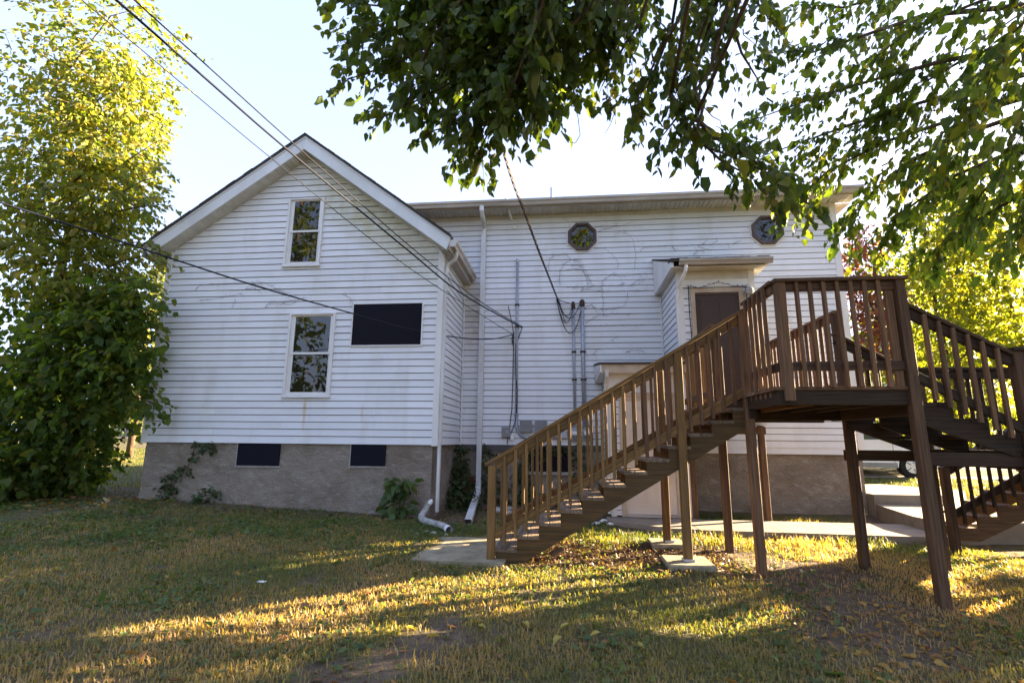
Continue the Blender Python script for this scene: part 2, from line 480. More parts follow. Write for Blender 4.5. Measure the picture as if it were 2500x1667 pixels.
def limb_tubes(mb, branches, r0, r1, n=5):
    for b in branches:
        k = len(b)
        mb.tube(b, [r0 + (r1 - r0) * i / (k - 1) for i in range(k)], n)

def crown_leaves(clumps, n, leaf, spread=.42, per=7, twig=.45, droop=.35, flat=1.0):
    """clumps: (x,y,z,rx,ry,rz,weight): twigs start on the shells of the clumps and point outwards"""
    w = np.array([c[6] for c in clumps]); w = w / w.sum()
    nt = max(1, n // per)
    idx = rs.choice(len(clumps), size=nt, p=w)
    C = np.array([c[:3] for c in clumps])[idx]; R = np.array([c[3:6] for c in clumps])[idx]
    u = rand_unit(nt)
    r = np.clip(rs.normal(.82, .22, size=(nt, 1)), .15, 1.12)
    st = C + u * R * r
    d = u * .9 + .5 * rs.normal(size=(nt, 3)) + np.array([0, 0, -.12])
    ln = twig * (.5 + rs.rand(nt) * .9)
    return (st, d, ln) + twig_leaves(st, d, ln, per, leaf, droop)

def twig_tubes(mb, st, ends, every=1, r=.006):
    for i in range(0, len(st), every):
        mb.tube([st[i], (st[i] + ends[i]) / 2 + np.array([0, 0, .02]), ends[i]], [r, r * .8, r * .4], 3, caps=False)

# value noise
_perm = rs.permutation(512); _val = rs.rand(512)
def vnoise(x, y):
    xi = np.floor(x).astype(int); yi = np.floor(y).astype(int); fx = x - xi; fy = y - yi
    fx = fx * fx * (3 - 2 * fx); fy = fy * fy * (3 - 2 * fy)
    h = lambda a, b: _val[_perm[(a + _perm[b & 511]) & 511] & 511]
    return (h(xi, yi) * (1 - fx) + h(xi + 1, yi) * fx) * (1 - fy) + (h(xi, yi + 1) * (1 - fx) + h(xi + 1, yi + 1) * fx) * fy
def fbm(x, y, o=4):
    s = 0; a = .5; t = 0
    for i in range(o):
        s = s + a * vnoise(x + 17 * i, y - 9 * i); t += a; x = x * 2.03; y = y * 2.03; a *= .5
    return s / t
def gz0(x, y):
    x = np.asarray(x, float); y = np.asarray(y, float)
    z = -1.04 - .032 * np.clip(x, 0, 6) - .011 * np.clip(x - 6, 0, 8)
    z = z - .012 * np.clip(-y, 0, 30)
    left = .040 * np.clip(y - 1, 0, 26)
    right = .085 * np.clip(y - 1.5, 0, 7.5) + .03 * np.clip(y - 9, 0, 22)
    k = np.clip((x - 4) / 8, 0, 1)
    return z + left * (1 - k) + right * k
def gz(x, y):
    x = np.asarray(x, float); y = np.asarray(y, float)
    near = np.clip(1 - np.hypot(x - 7, y + 2) / 30, 0, 1)
    foot = .055 * np.exp(-((x - 9.24) ** 2 + (y + 2.74) ** 2) / .18) + .05 * np.exp(-((x - 9.22) ** 2 + (y + 1.66) ** 2) / .16)
    return gz0(x, y) + foot + near * (.07 * (fbm(x * .9, y * .9, 3) - .5) + .03 * (fbm(x * 4, y * 4, 2) - .5))
def gzf(x, y): return float(gz(np.array([x]), np.array([y]))[0])
# ------------------------------------------------------------------ the ground
def build_ground():
    def axis(lo, hi, fine_lo, fine_hi, fs):
        a = list(np.arange(fine_lo, fine_hi + 1e-6, fs)); s = fs; x = fine_hi
        while x < hi: s *= 1.25; x += s; a.append(x)
        s = fs; x = fine_lo
        while x > lo: s *= 1.25; x -= s; a.insert(0, x)
        return np.array(a)
    X = axis(-500, 500, -1, 14, .07); Y = axis(-300, 600, -6.5, 2.5, .07)
    gx, gy = np.meshgrid(X, Y)
    z = gz(gx, gy)
    V = np.stack([gx, gy, z], 2).reshape(-1, 3)
    nx, ny = len(X), len(Y)
    i = (np.arange(ny - 1)[:, None] * nx + np.arange(nx - 1)[None, :]).ravel()
    Q = np.stack([i, i + 1, i + nx + 1, i + nx], 1)
    me = fill_mesh("ground", V, Q)
    m = bpy.data.materials.new("soil_and_thatch"); m.use_nodes = True
    nt = m.node_tree; b = nt.nodes["Principled BSDF"]; b.inputs["Roughness"].default_value = .95; b.inputs["Specular IOR Level"].default_value = .15
    at = nt.nodes.new("ShaderNodeAttribute"); at.attribute_name = "tint"
    g = nt.nodes.new("ShaderNodeNewGeometry")
    def ramp(scale, cols, det=6):
        n = nt.nodes.new("ShaderNodeTexNoise"); n.inputs["Scale"].default_value = scale; n.inputs["Detail"].default_value = det; n.inputs["Roughness"].default_value = .68
        nt.links.new(g.outputs["Position"], n.inputs["Vector"])
        r = nt.nodes.new("ShaderNodeValToRGB"); r.color_ramp.elements[0].position = .32; r.color_ramp.elements[1].position = .7
        r.color_ramp.elements[0].color = (*cols[0], 1); r.color_ramp.elements[1].color = (*cols[1], 1)
        nt.links.new(n.outputs["Fac"], r.inputs[0]); return r.outputs[0], n
    dirt, n1 = ramp(9, [(.085, .062, .046), (.19, .142, .105)])
    thatch, n2 = ramp(14, [(.065, .062, .028), (.15, .13, .062)])
    mx = nt.nodes.new("ShaderNodeMix"); mx.data_type = 'RGBA'
    nt.links.new(at.outputs["Fac"], mx.inputs["Factor"]); nt.links.new(dirt, mx.inputs[6]); nt.links.new(thatch, mx.inputs[7])
    nt.links.new(mx.outputs[2], b.inputs["Base Color"])
    n3 = nt.nodes.new("ShaderNodeTexNoise"); n3.inputs["Scale"].default_value = 45; n3.inputs["Detail"].default_value = 8; n3.inputs["Roughness"].default_value = .7
    nt.links.new(g.outputs["Position"], n3.inputs["Vector"])
    bm = nt.nodes.new("ShaderNodeBump"); bm.inputs["Strength"].default_value = .9; bm.inputs["Distance"].default_value = .03
    nt.links.new(n3.outputs["Fac"], bm.inputs["Height"]); nt.links.new(bm.outputs[0], b.inputs["Normal"])
    set_tint(me, grass_mask(V[:, 0], V[:, 1]))
    for p in me.polygons: p.use_smooth = True
    o = link("ground", me, m)
    tag(o, "uneven yard of bare brown soil and thin grass", kind="structure")

def sstep(a, b, x): t = np.clip((x - a) / (b - a), 0, 1); return t * t * (3 - 2 * t)
def dist_seg(x, y, pts):
    d = np.full(np.shape(x), 1e9)
    for (ax, ay), (bx, by) in zip(pts[:-1], pts[1:]):
        t = np.clip(((x - ax) * (bx - ax) + (y - ay) * (by - ay)) / ((bx - ax) ** 2 + (by - ay) ** 2), 0, 1)
        d = np.minimum(d, np.hypot(x - ax - t * (bx - ax), y - ay - t * (by - ay)))
    return d
def grass_mask(x, y):
    """1 = turf, 0 = bare soil (worn paths, under the deck, by the walls)"""
    x = np.asarray(x, float); y = np.asarray(y, float)
    n = fbm(x * 1.3 + 5, y * 1.3, 4); n2 = fbm(x * 5, y * 5 + 3, 3)
    m = sstep(.22, .50, n * .65 + n2 * .35)
    k = 1 - sstep(.10, .42, dist_seg(x, y, [(6.3, -6.3), (6.65, -5.6), (7.05, -4.95)]) + .5 * (n2 - .5))      # worn spot at the camera's feet
    m = m * (1 - .92 * k)
    k = 1 - sstep(.35, 1.1, dist_seg(x, y, [(7.6, -2.2), (9.2, -2.3)]) + .5 * (n2 - .5))                   # mulch under the stairs
    m = m * (1 - .95 * k)
    k = 1 - sstep(.25, .95, dist_seg(x, y, [(9.4, -1.4), (10.4, -2.6), (10.6, -3.6), (10.2, -4.4)]) + .6 * (n2 - .5))   # eroded path under the platform
    m = m * (1 - .9 * k)
    k = (1 - sstep(.1, .5, np.abs(y + .15) + .3 * (n2 - .5))) * (x > -.5) * (x < 6.5)
    m = m * (1 - .8 * k)
    k = (1 - sstep(.3, 1.0, dist_seg(x, y, [(5.9, .2), (6.4, 1.6), (8.6, 1.0)])))
    m = m * (1 - .7 * k)
    far = sstep(3, 7, np.hypot(np.maximum(0, np.abs(x - 6.5) - 7), np.maximum(0, y - 1)))
    return np.clip(m + far * .6, 0, 1)
build_ground()

# sky beyond the world background needs no dome; asphalt street and drive behind the house
def strip(name, pts_l, pts_r, material, label, dz):
    vs = []; fs = []
    for (a, b) in zip(pts_l, pts_r):
        vs += [(a[0], a[1], float(gz0(a[0], a[1])) + dz), (b[0], b[1], float(gz0(b[0], b[1])) + dz)]
    for i in range(len(pts_l) - 1): fs.append((2 * i, 2 * i + 1, 2 * i + 3, 2 * i + 2))
    o = MB().add(vs, fs).build(name, material, None, origin=(0, 0, 0))
    return tag(o, label, kind="structure")
xs = list(np.linspace(-70, 60, 60))
strip("street", [(x, 27.2) for x in xs], [(x, 32.5) for x in xs], M['asphalt'], "grey street running behind the yard", .05)
strip("kerb_walk", [(x, 25.6) for x in xs], [(x, 26.7) for x in xs], M['concrete'], "pale pavement along the street", .06)
xs2 = list(np.linspace(13.9, 32, 22))
strip("driveway", [(x, 6.9) for x in xs2], [(x, 10.2) for x in xs2], M['concrete'], "concrete drive with a parked car", .012)

# ------------------------------------------------------------------ the house
e = .127; W = 5.643; D = 1.916; XR = 13.725; XL = .4
house = thing("house", "white vinyl-sided house with a gabled wing, stucco base and two stacked porch boxes", "house", (7.0, 1.0, -1.25))
cw = W / 2; SL = .702
SLR = .745
def sl_(x): return SL if x < cw else SLR
def soff(x): return 5.716 - sl_(x) * abs(x - cw)

def wall(name, mb): return mb.build(name, M['trim'], house)
wing_wall = MB().prism([(.0, 0), (W, 0), (W, soff(W)), (cw, 5.716), (.0, soff(0))], 'y', 0.002, D + .3).build("wing_wall", M['sheathing'], house)
main_wall = box("main_wall", M['sheathing'], house, XL, XR, D, 9.6, -.127, 5.19)

def board_pieces(parent, mapf, zs, rng, openings, seam=3.66, off=0.0, mname='siding', skip=()):
    """siding courses; rng(z) -> (s0, s1) of the wall at height z; openings (s0, s1, z0, z1)"""
    for k in range(len(zs) - 1):
        z0, z1 = zs[k], zs[k + 1]
        a0, a1 = rng(z0 + 1e-4); b0, b1 = rng(z1 - 1e-4)
        if a1 - a0 < .05: continue
        cuts = [(o[0], o[1], o[2], o[3]) for o in openings if o[2] < z1 - 1e-4 and o[3] > z0 + 1e-4]
        segs = [(a0, a1, z0, z1)]
        for c in cuts:
            out = []
            for s in segs:
                if c[1] <= s[0] or c[0] >= s[1]: out.append(s); continue
                if c[0] > s[0] + .01: out.append((s[0], c[0], s[2], s[3]))
                if c[1] < s[1] - .01: out.append((c[1], s[1], s[2], s[3]))
                m0, m1 = max(c[0], s[0]), min(c[1], s[1])
                if c[2] > s[2] + .006: out.append((m0, m1, s[2], c[2]))
                if c[3] < s[3] - .006: out.append((m0, m1, c[3], s[3]))
            segs = out
        # split long runs at seams
        runs = []
        so = off + (k % 3) * 1.37
        for s in segs:
            lo = s[0]; n = math.floor((lo - so) / seam) + 1
            while True:
                nx = so + n * seam
                if nx >= s[1] - .35 or s[1] - s[0] < 4.3: runs.append((lo, s[1], s[2], s[3])); break
                if nx - lo > .35: runs.append((lo, nx - .002, s[2], s[3])); lo = nx
                n += 1
        for s0, s1, y0, y1 in runs:
            if y0 <= z0 + 1e-6 and k > 0: y0 = y0 + .0125      # the lock joint under each course stays open: a dark reveal
            if y1 - y0 < .012: continue
            o0 = .020 - .014 * (y0 - z0) / e; o1 = .020 - .014 * (y1 - z0) / e
            jig = rs.normal() * .0018
            c0, c1 = max(s0, b0) if s0 <= a0 + 1e-6 else s0, min(s1, b1) if s1 >= a1 - 1e-6 else s1
            if c1 < c0: c0 = c1 = (c0 + c1) / 2
            P = [(s0, o0 + jig, y0), (s1, o0 + jig, y0), (c1, o1 + jig, y1), (c0, o1 + jig, y1), (s0, 0, y0), (s1, 0, y0), (c1, 0, y1), (c0, 0, y1)]
            MB().add([mapf(*p) for p in P], [(0, 1, 2, 3), (1, 0, 4, 5), (3, 2, 6, 7), (0, 3, 7, 4), (2, 1, 5, 6)]).build("siding_board", M[mname], parent)

def rowsz(z0, z1): 
    n = int(math.floor((z1 - z0) / e + 1e-6)); zs = [z0 + i * e for i in range(n + 1)]
    if z1 - zs[-1] > .02: zs.append(z1)
    return zs
win_lo = (2.70, 3.615, .855, 2.43); win_hi = (2.455, 3.20, 3.39, 4.80); scr = (3.935, 5.305, 1.775, 2.60)
def gable_rng(z):
    h = max(0.0, (5.716 - z) / SL)
    return (max(.085, cw - h), min(W - .085, cw + max(0.0, 5.716 - z) / SLR))
board_pieces(wing_wall, lambda s, o, z: (s, -o, z), rowsz(0, 5.66), gable_rng, [win_lo, win_hi, scr], 3.1)
board_pieces(wing_wall, lambda s, o, z: (W + o, s, z), rowsz(0, 3.60), lambda z: (.075, D - .03), [])
lv = (8.70, 10.06, -2, 1.42); uv = (10.0, 11.345, .38, 3.5)
board_pieces(main_wall, lambda s, o, z: (s, D - o, z), rowsz(0, 5.08), lambda z: (W + .03 if z < 3.60 else min(W + .03, cw + (6.03 - z) / SLR - .15), XR - .1), [lv, uv], 3.66, 1.0)
board_pieces(main_wall, lambda s, o, z: (s, D - o, z), [-.127, 0], lambda z: (10.06, XR - .1), [], 3.66, 1.0)

# corner boards
def cboard(x0, x1, y0, y1, z0, z1, nm="corner_board", par=None): return box(nm, M['trim'], par or house, x0, x1, y0, y1, z0, z1)
MB().box(-.022, .085, -.026, .0, -.02, soff(0) + .03).box(-.022, -.001, 0, .08, -.02, soff(0)).build("corner_board", M['trim'], house)
MB().box(W - .085, W + .022, -.026, .0, -.02, soff(W) + .03).box(W + .001, W + .022, 0, .075, -.02, soff(W)).build("corner_board", M['trim'], house)
cboard(W + .02, W + .045, D - .045, D - .002, -.01, 3.6, "inside_corner_trim")
MB().box(XR - .1, XR + .022, D - .026, D - .001, -.147, 5.19).box(XR + .001, XR + .022, D, D + .1, -.147, 5.19).build("corner_board", M['trim'], house)
box("frieze_board", M['soffit'], house, 3.6, XR - .1, D - .02, D - .001, 5.08, 5.172)

# roofs
def slab(pts, t): # pts: 4 corners on top, extrude down in z
    return MB().add([*pts, *[(p[0], p[1], p[2] - t) for p in pts]], [(0, 1, 2, 3), (7, 6, 5, 4), (0, 4, 5, 1), (1, 5, 6, 2), (2, 6, 7, 3), (3, 7, 4, 0)])
yr = -.30
roof = MB()
for sg, tip in ((-1, -.36), (1, W + .215)):
    zt = 6.035 - sl_(tip) * abs(tip - cw)
    roof.add([(cw, yr - .03, 6.035), (tip, yr - .03, zt), (tip, 4.2, zt), (cw, 4.2, 6.035), (cw, yr - .03, 6.0), (tip, yr - .03, zt - .035), (tip, 4.2, zt - .035), (cw, 4.2, 6.0)],
             [(0, 1, 2, 3), (7, 6, 5, 4), (0, 4, 5, 1), (1, 5, 6, 2), (2, 6, 7, 3)])
# ragged shingle butts along the rake
for sg in (-1, 1):
    for i in range(18):
        t0 = i * .172; x0 = cw + sg * t0; x1 = cw + sg * min(t0 + .165, 3.03)
        s_l = SL if sg < 0 else SLR
        z0, z1 = 6.045 - s_l * t0, 6.045 - s_l * abs(x1 - cw); d = -.335 - .012 * rnd.random(); h = .006 + .012 * rnd.random()
        roof.add([(x0, d, z0 + h), (x1, d, z1 + h), (x1, d, z1 - .012), (x0, d, z0 - .012), (x0, .2, z0 + h), (x1, .2, z1 + h), (x1, .2, z1 - .012), (x0, .2, z0 - .012)],
                 [(0, 1, 2, 3), (0, 4, 5, 1), (3, 2, 6, 7), (1, 5, 6, 2), (0, 3, 7, 4)])
roof.build("wing_roof", M['roof'], house)
MR = [(XL - .3, 1.43, 5.31), (14.07, 1.43, 5.31), (14.07, 5.8, 7.0), (XL - .3, 5.8, 7.0)]
mroof = MB()
mroof.add([*MR, *[(p[0], p[1], p[2] - .05) for p in MR]], [(0, 1, 2, 3), (7, 6, 5, 4), (0, 4, 5, 1), (1, 5, 6, 2), (2, 6, 7, 3), (3, 7, 4, 0)])
MR2 = [(XL - .3, 5.8, 7.0), (14.07, 5.8, 7.0), (14.07, 10.1, 5.31), (XL - .3, 10.1, 5.31)]
mroof.add([*MR2, *[(p[0], p[1], p[2] - .05) for p in MR2]], [(0, 1, 2, 3), (7, 6, 5, 4), (0, 4, 5, 1), (1, 5, 6, 2), (2, 6, 7, 3), (3, 7, 4, 0)])
mroof.prism([(D, 5.19), (9.6, 5.19), (5.8, 6.9)], 'x', XL + .01, XR - .01)
main_roof = mroof.build("main_roof", M['roof'], house)
MB().tube([(7.635, 2.6, 5.6), (7.635, 2.6, 6.2)], .04, 10).build("vent_pipe", M['pvc'], main_roof)
MB().tube([(7.635, 2.6, 5.70), (7.635, 2.6, 5.86)], [.10, .05], 10).build("pipe_boot", M['roof'], main_roof)

# rake fascia of the wing (front faces), eave fascias
for sg, tip, tb in ((-1, -.335, -.20), (1, W + .20, W + .13)):
    zt = 6.0 - sl_(tip) * abs(tip - cw)
    MB().prism([(cw, 6.0), (tip, zt), (tb, 5.716 - sl_(tb) * abs(tb - cw)), (cw, 5.716)], 'y', yr, yr + .022).build("rake_fascia", M['fascia'], house)
# a shallow bent-metal step near the top of the rake boards
for sg, tip in ((-1, -.335), (1, W + .20)):
    zt = 6.0 - sl_(tip) * abs(tip - cw)
    MB().prism([(cw, 6.0), (tip, zt), (tip + sg * -.012, zt - .035), (cw, 5.955)], 'y', yr - .012, yr - .001).build("drip_edge", M['fascia'], house)
# soffit: one strip of grooved vinyl after another under the near rake
ns = 31
soffit = MB().add([(x, y, soff(x) + .022) for x in (-.2, cw) for y in (yr + .022, .01)] , [(0, 1, 3, 2)]).build("rake_soffit", M['soffit'], house)
def soff_strip(parent, xa, xb):
    za, zb = soff(xa), soff(xb)
    MB().add([(xa, yr + .023, za), (xb, yr + .023, zb), (xb, .001, zb), (xa, .001, za), (xa, yr + .023, za + .018), (xb, yr + .023, zb + .018), (xb, .001, zb + .018), (xa, .001, za + .018)],
             [(0, 3, 2, 1), (0, 1, 5, 4), (1, 2, 6, 5), (3, 0, 4, 7), (2, 3, 7, 6)]).build("soffit_panel", M['soffit'], parent)
for i in range(ns):
    xa = -.2 + (cw + .2) * i / ns; xb = -.2 + (cw + .2) * (i + 1) / ns - .008
    soff_strip(soffit, xa, xb)
for i in range(10):
    xa = cw + (W + .15 - cw) * i / 10; soff_strip(soffit, xa, cw + (W + .15 - cw) * (i + 1) / 10 - .008)
MB().add([(x, -.016, soff(x) - dz) for x in (.085, cw) for dz in (0, .03)], [(0, 1, 3, 2)]).add([(x, -.016, soff(x) - dz) for x in (cw, W - .085) for dz in (0, .03)], [(0, 1, 3, 2)]).build("rake_trim", M['soffit'], house)
box("eave_fascia", M['fascia'], house, -.345, -.325, yr, 4.0, 3.56, 3.76)
box("eave_soffit", M['soffit'], house, -.325, 0, yr + .03, 4.0, 3.55, 3.566)
box("eave_fascia", M['gutter'], house, W + .16, W + .18, yr + .02, D, 3.52, 3.72)
box("eave_soffit", M['gutter'], house, W + .001, W + .16, yr + .03, D, 3.53, 3.546)
def gutter(name, axis, a0, a1, o, z0, z1, w, sg, parent):
    """K-style trough: o = back plane coordinate, sg = outward sign"""
    p = [(0, z0), (w * .62, z0), (w * .8, z0 + (z1 - z0) * .45), (w, z0 + (z1 - z0) * .62), (w, z1), (w - .012, z1), (w - .012, z1 - .02), (.006, z1 - .03), (0, z1)]
    poly = [(o + sg * q[0], q[1]) for q in p]
    return MB().prism(poly, axis, a0, a1).build(name, M['gutter'], parent)
gutter("gutter", 'y', yr + .04, D - .06, W + .18, 3.60, 3.73, .125, 1, house)
MB().prism([(W + .18, 3.585), (W + .28, 3.585), (W + .308, 3.66), (W + .308, 3.717), (W + .18, 3.717)], 'y', yr + .025, yr + .039).build("gutter_end_cap", M['spout'], house)
gutter("gutter", 'x', XL - .3, 14.05, 1.45, 5.175, 5.30, .125, -1, house)
box("eave_fascia", M['gutter'], house, XL - .3, 14.05, 1.452, 1.47, 5.15, 5.29)
msoff = box("eave_soffit", M['soffit'], house, W - 2.0, 14.05, 1.47, D + .0, 5.198, 5.21)
n = 104
for i in range(n):
    xa = W - 2.0 + (14.05 - W + 2.0) * i / n
    box("soffit_panel", M['soffit'], msoff, xa, xa + .088, 1.472, D - .022, 5.175, 5.197)
box("rake_return", M['gutter'], house, XR + .025, 14.06, D, 9.8, 5.16, 5.176)

# downspouts
def pipe_rect(mb, pts, w, d):
    for a, b in zip(pts[:-1], pts[1:]): pass
dsp = MB()
dsp.tube([(W + .245, .02, 3.585), (W + .245, .02, 3.50), (W + .205, .03, 3.43), (W + .10, .05, 3.36), (W + .06, .06, 3.30), (W + .055, .06, 3.18)], .036, 8)
dsp.box(W + .024, W + .075, .022, .095, 0.0, 3.22)
dsp.box(W + .018, W + .066, .018, .09, -1.13, .02)
dsp.build("downspout", M['spout'], house)
dsp = MB()
dsp.tube([(6.115, 1.39, 5.18), (6.115, 1.39, 5.09), (6.115, 1.47, 5.02), (6.115, 1.76, 4.93), (6.105, 1.855, 4.87), (6.10, 1.862, 4.74)], .052, 8)
for xx in (6.045, 6.08, 6.115): dsp.box(xx, xx + .033, 1.80 + .004 * (xx == 6.08), 1.888, -1.0, 4.78)
dsp.box(6.05, 6.144, 1.808, 1.888, -1.0, 4.78)
dsp.build("downspout", M['spout'], house)
# lower elbow and extension towards the yard
a, b = Vector((6.09, 1.84, -.98)), Vector((6.36, -.62, gzf(6.36, -.62) + .06))
ext = MB()
for (p, q, w, h) in ((Vector((6.09, 1.85, -.86)), Vector((6.08, 1.72, -1.03)), .052, .045), (Vector((6.08, 1.75, -1.02)), b, .056, .042)):
    d = (q - p).normalized(); s_ = Vector((1, .0, 0)).normalized(); u_ = s_.cross(d)
    ext.add([p + s_ * w * i + u_ * h * j for i, j in ((-1, -1), (1, -1), (1, 1), (-1, 1))] + [q + s_ * w * i + u_ * h * j for i, j in ((-1, -1), (1, -1), (1, 1), (-1, 1))],
            [(0, 1, 5, 4), (1, 2, 6, 5), (2, 3, 7, 6), (3, 0, 4, 7), (0, 3, 2, 1)])
ext.build("downspout_extension", M['spout'], house)

# foundation with a trowelled, lumpy face
def rough_face(mb, s0, s1, z0, z1, mapf, amp=.022, st=.03):
    ns_, nz = int((s1 - s0) / st) + 1, int((z1 - z0) / st) + 1
    ss = np.linspace(s0, s1, ns_); zz = np.linspace(z0, z1, nz)
    gs, gzz = np.meshgrid(ss, zz)
    h = amp * (fbm(gs * 5, gzz * 7, 4) - .5) * 2 + amp * .8 * (fbm(gs * 17 + 4, gzz * 24, 3) - .5)
    vs = [mapf(a, c, b) for a, b, c in zip(gs.ravel(), gzz.ravel(), h.ravel())]
    fs = [(j * ns_ + i, j * ns_ + i + 1, (j + 1) * ns_ + i + 1, (j + 1) * ns_ + i) for j in range(nz - 1) for i in range(ns_ - 1)]
    mb.add(vs, fs)
fm = MB()
rough_face(fm, .055, W - .075, -1.5, .0, lambda s, o, z: (s, .035 - o, z))
rough_face(fm, .035, D + .1, -1.5, .0, lambda s, o, z: (W - .075 + o, s, z))
rough_face(fm, W - .1, 10.02, -1.6, .0, lambda s, o, z: (s, D + .04 - o, z))
rough_face(fm, 10.02, XR - .03, -1.7, -.127, lambda s, o, z: (s, D + .04 - o, z))
rough_face(fm, D + .04, 4.0, -1.7, -.127, lambda s, o, z: (XR - .03 + o, s, z), .03)
fm.box(.06, W - .08, .06, D + .2, -1.6, -.005).box(XL, XR - .06, D + .08, 9.5, -1.6, -.13)
foundation = fm.build("foundation", M['stucco'], house, smooth=True)
# exposed brick where the render has come off behind the downspout
for r_ in range(8):
    z = -1.24 + r_ * .075
    x = 5.70 + (r_ % 2) * .1
    while x < 6.02:
        w = .195 if x + .195 < 6.06 else 6.06 - x
        box("brick", M['brick'], foundation, x, x + w - .012, D + .012 - .012 * rnd.random(), D + .05, z, z + .062)
        x += .207
# blocked basement openings
for x0, x1, zb in ((1.92, 2.735, -.40), (4.085, 4.725, -.378)):
    p = box("vent_panel", M['black'], house, x0, x1, .0, .03, zb, -.004)
    MB().box(x0 - .03, x1 + .02, .008, .034, zb - .03, zb - .001).box(x0 - .028, x0 - .001, .012, .034, zb, -.004).build("mortar_edge", M['cut'], p)
p = box("basement_window", M['black'], house, 7.15, 7.98, D - .01, D + .03, -.54, -.035)
MB().box(7.08, 8.05, D - .02, D + .03, -.60, -.541).build("sill", M['cut'], p)

# windows
def dh_window(x0, x1, z0, z1, mid, label):
    c = MB()
    t = .042; pr = -.052
    c.box(x0, x0 + t, pr, 0, z0, z1).box(x1 - t, x1, pr, 0, z0, z1).box(x0 + t, x1 - t, pr, 0, z1 - t * .7, z1).box(x0 + t, x1 - t, pr, 0, z0, z0 + .03)
    c.box(x0 + t, x0 + .085, -.022, 0, z0 + .03, z1 - t * .7)
    w = c.build("window", M['trim'], house); w["label"] = label
    box("sill", M['trim'], w, x0 - .015, x1 + .015, -.066, -.001, z0 - .028, z0 - .001)
    i0, i1 = x0 + .087, x1 - t - .003; b0, b1 = z0 + .034, z1 - t * .7 - .004
    def sash(za, zb, y, lab):
        r = .042
        s = MB().box(i0, i0 + r, y - .016, y, za, zb).box(i1 - r, i1, y - .016, y, za, zb).box(i0 + r, i1 - r, y - .016, y, za, za + r).box(i0 + r, i1 - r, y - .016, y, zb - r * .9, zb).build("sash", M['trim'], w)
        g = box("pane", M['glass'], w, i0 + r, i1 - r, y - .007, y - .003, za + r, zb - r * .9)
    sash(mid - .005, b1, -.020, "upper"); sash(b0, mid + .035, -.003, "lower")
    box("blind_stop", M['casing'], w, i0, i1, -.045, -.024, b1 - .03, b1)
    return w
dh_window(*win_lo, 1.64, "tall double-hung window of the ground floor")
dh_window(*win_hi, 4.08, "double-hung window under the gable")
s_ = MB().box(scr[0], scr[1], -.032, 0, scr[2], scr[2] + .025).box(scr[0], scr[0] + .022, -.032, 0, scr[2] + .025, scr[3]).box(scr[1] - .022, scr[1], -.032, 0, scr[2] + .025, scr[3]).box(scr[0] + .022, scr[1] - .022, -.032, 0, scr[3] - .014, scr[3]).build("covered_window", M['trim'], house)
s_["label"] = "window opening covered with black mesh"
box("mesh_panel", M['black'], s_, scr[0] + .022, scr[1] - .022, -.024, -.002, scr[2] + .025, scr[3] - .014)

def octagon(cx, cz, R, label):
    def ring(mb, ro, ri, y0, y1):
        a = [math.radians(22.5 + 45 * i) for i in range(8)]
        O = [(cx + ro * math.cos(t), cz + ro * math.sin(t)) for t in a]; I = [(cx + ri * math.cos(t), cz + ri * math.sin(t)) for t in a]
        vs = [(p[0], y0, p[1]) for p in O] + [(p[0], y0, p[1]) for p in I] + [(p[0], y1, p[1]) for p in O] + [(p[0], y1, p[1]) for p in I]
        fs = []
        for i in range(8):
            j = (i + 1) % 8
            fs += [(i, j, 8 + j, 8 + i), (i, 16 + i, 16 + j, j), (8 + i, 8 + j, 24 + j, 24 + i)]
        mb.add(vs, fs); return mb
    o = ring(MB(), R * 1.10, R * 1.0, D - .034, D - .004).build("octagonal_window", M['trim'], house); o["label"] = label
    ring(ring(MB(), R * .995, R * .84, D - .085, D - .004), R * .838, R * .78, D - .055, D - .004).build("window_frame", M['brown_frame'], o)
    MB().prism([(cx + R * .80 * math.cos(math.radians(22.5 + 45 * i)), cz + R * .80 * math.sin(math.radians(22.5 + 45 * i))) for i in range(8)], 'y', D - .030, D - .024).build("pane", M['glass'], o)
octagon(8.328, 4.588, .345, "brown octagonal window ringed by dead vines")
octagon(12.30, 4.60, .35, "brown octagonal window near the house corner")

# upper porch box on posts
VX0, VX1, VY = 10.008, 11.34, .35
vest = MB().box(VX0, VX1, VY, D - .02, .40, 3.22).build("upper_porch", M['sheathing'], house)
vest["label"] = "sided porch box round the upper door"
udoor = (10.215, 11.155, .40, 2.86)
board_pieces(vest, lambda s, o, z: (s, VY - o, z), [.40] + [.508 + i * e for i in range(18)] + [2.88], lambda z: (VX0 + .085, VX1 - .085), [udoor])
board_pieces(vest, lambda s, o, z: (VX0 - o, s, z), [.40] + [.508 + i * e for i in range(21)] + [3.2], lambda z: (VY + .07, D - .03), [])
box("siding_board", M['siding'], vest, VX0 + .085, VX1 - .085, VY - .014, VY, 2.885, 3.03)
box("frieze_board", M['soffit'], vest, VX0 + .085, VX1 - .085, VY - .012, VY, 3.033, 3.19)
MB().box(VX0 - .02, VX0 + .085, VY - .024, VY - .001, .38, 3.2).box(VX0 - .02, VX0 - .001, VY, VY + .07, .38, 3.2).build("corner_board", M['trim'], vest)
MB().box(VX1 - .085, VX1 + .02, VY - .024, VY - .001, .38, 3.2).box(VX1 + .001, VX1 + .02, VY, VY + .07, .38, 3.2).build("corner_board", M['trim'], vest)
box("inside_corner_trim", M['trim'], vest, VX0 - .045, VX0 - .019, D - .05, D - .02, .0, 3.4)
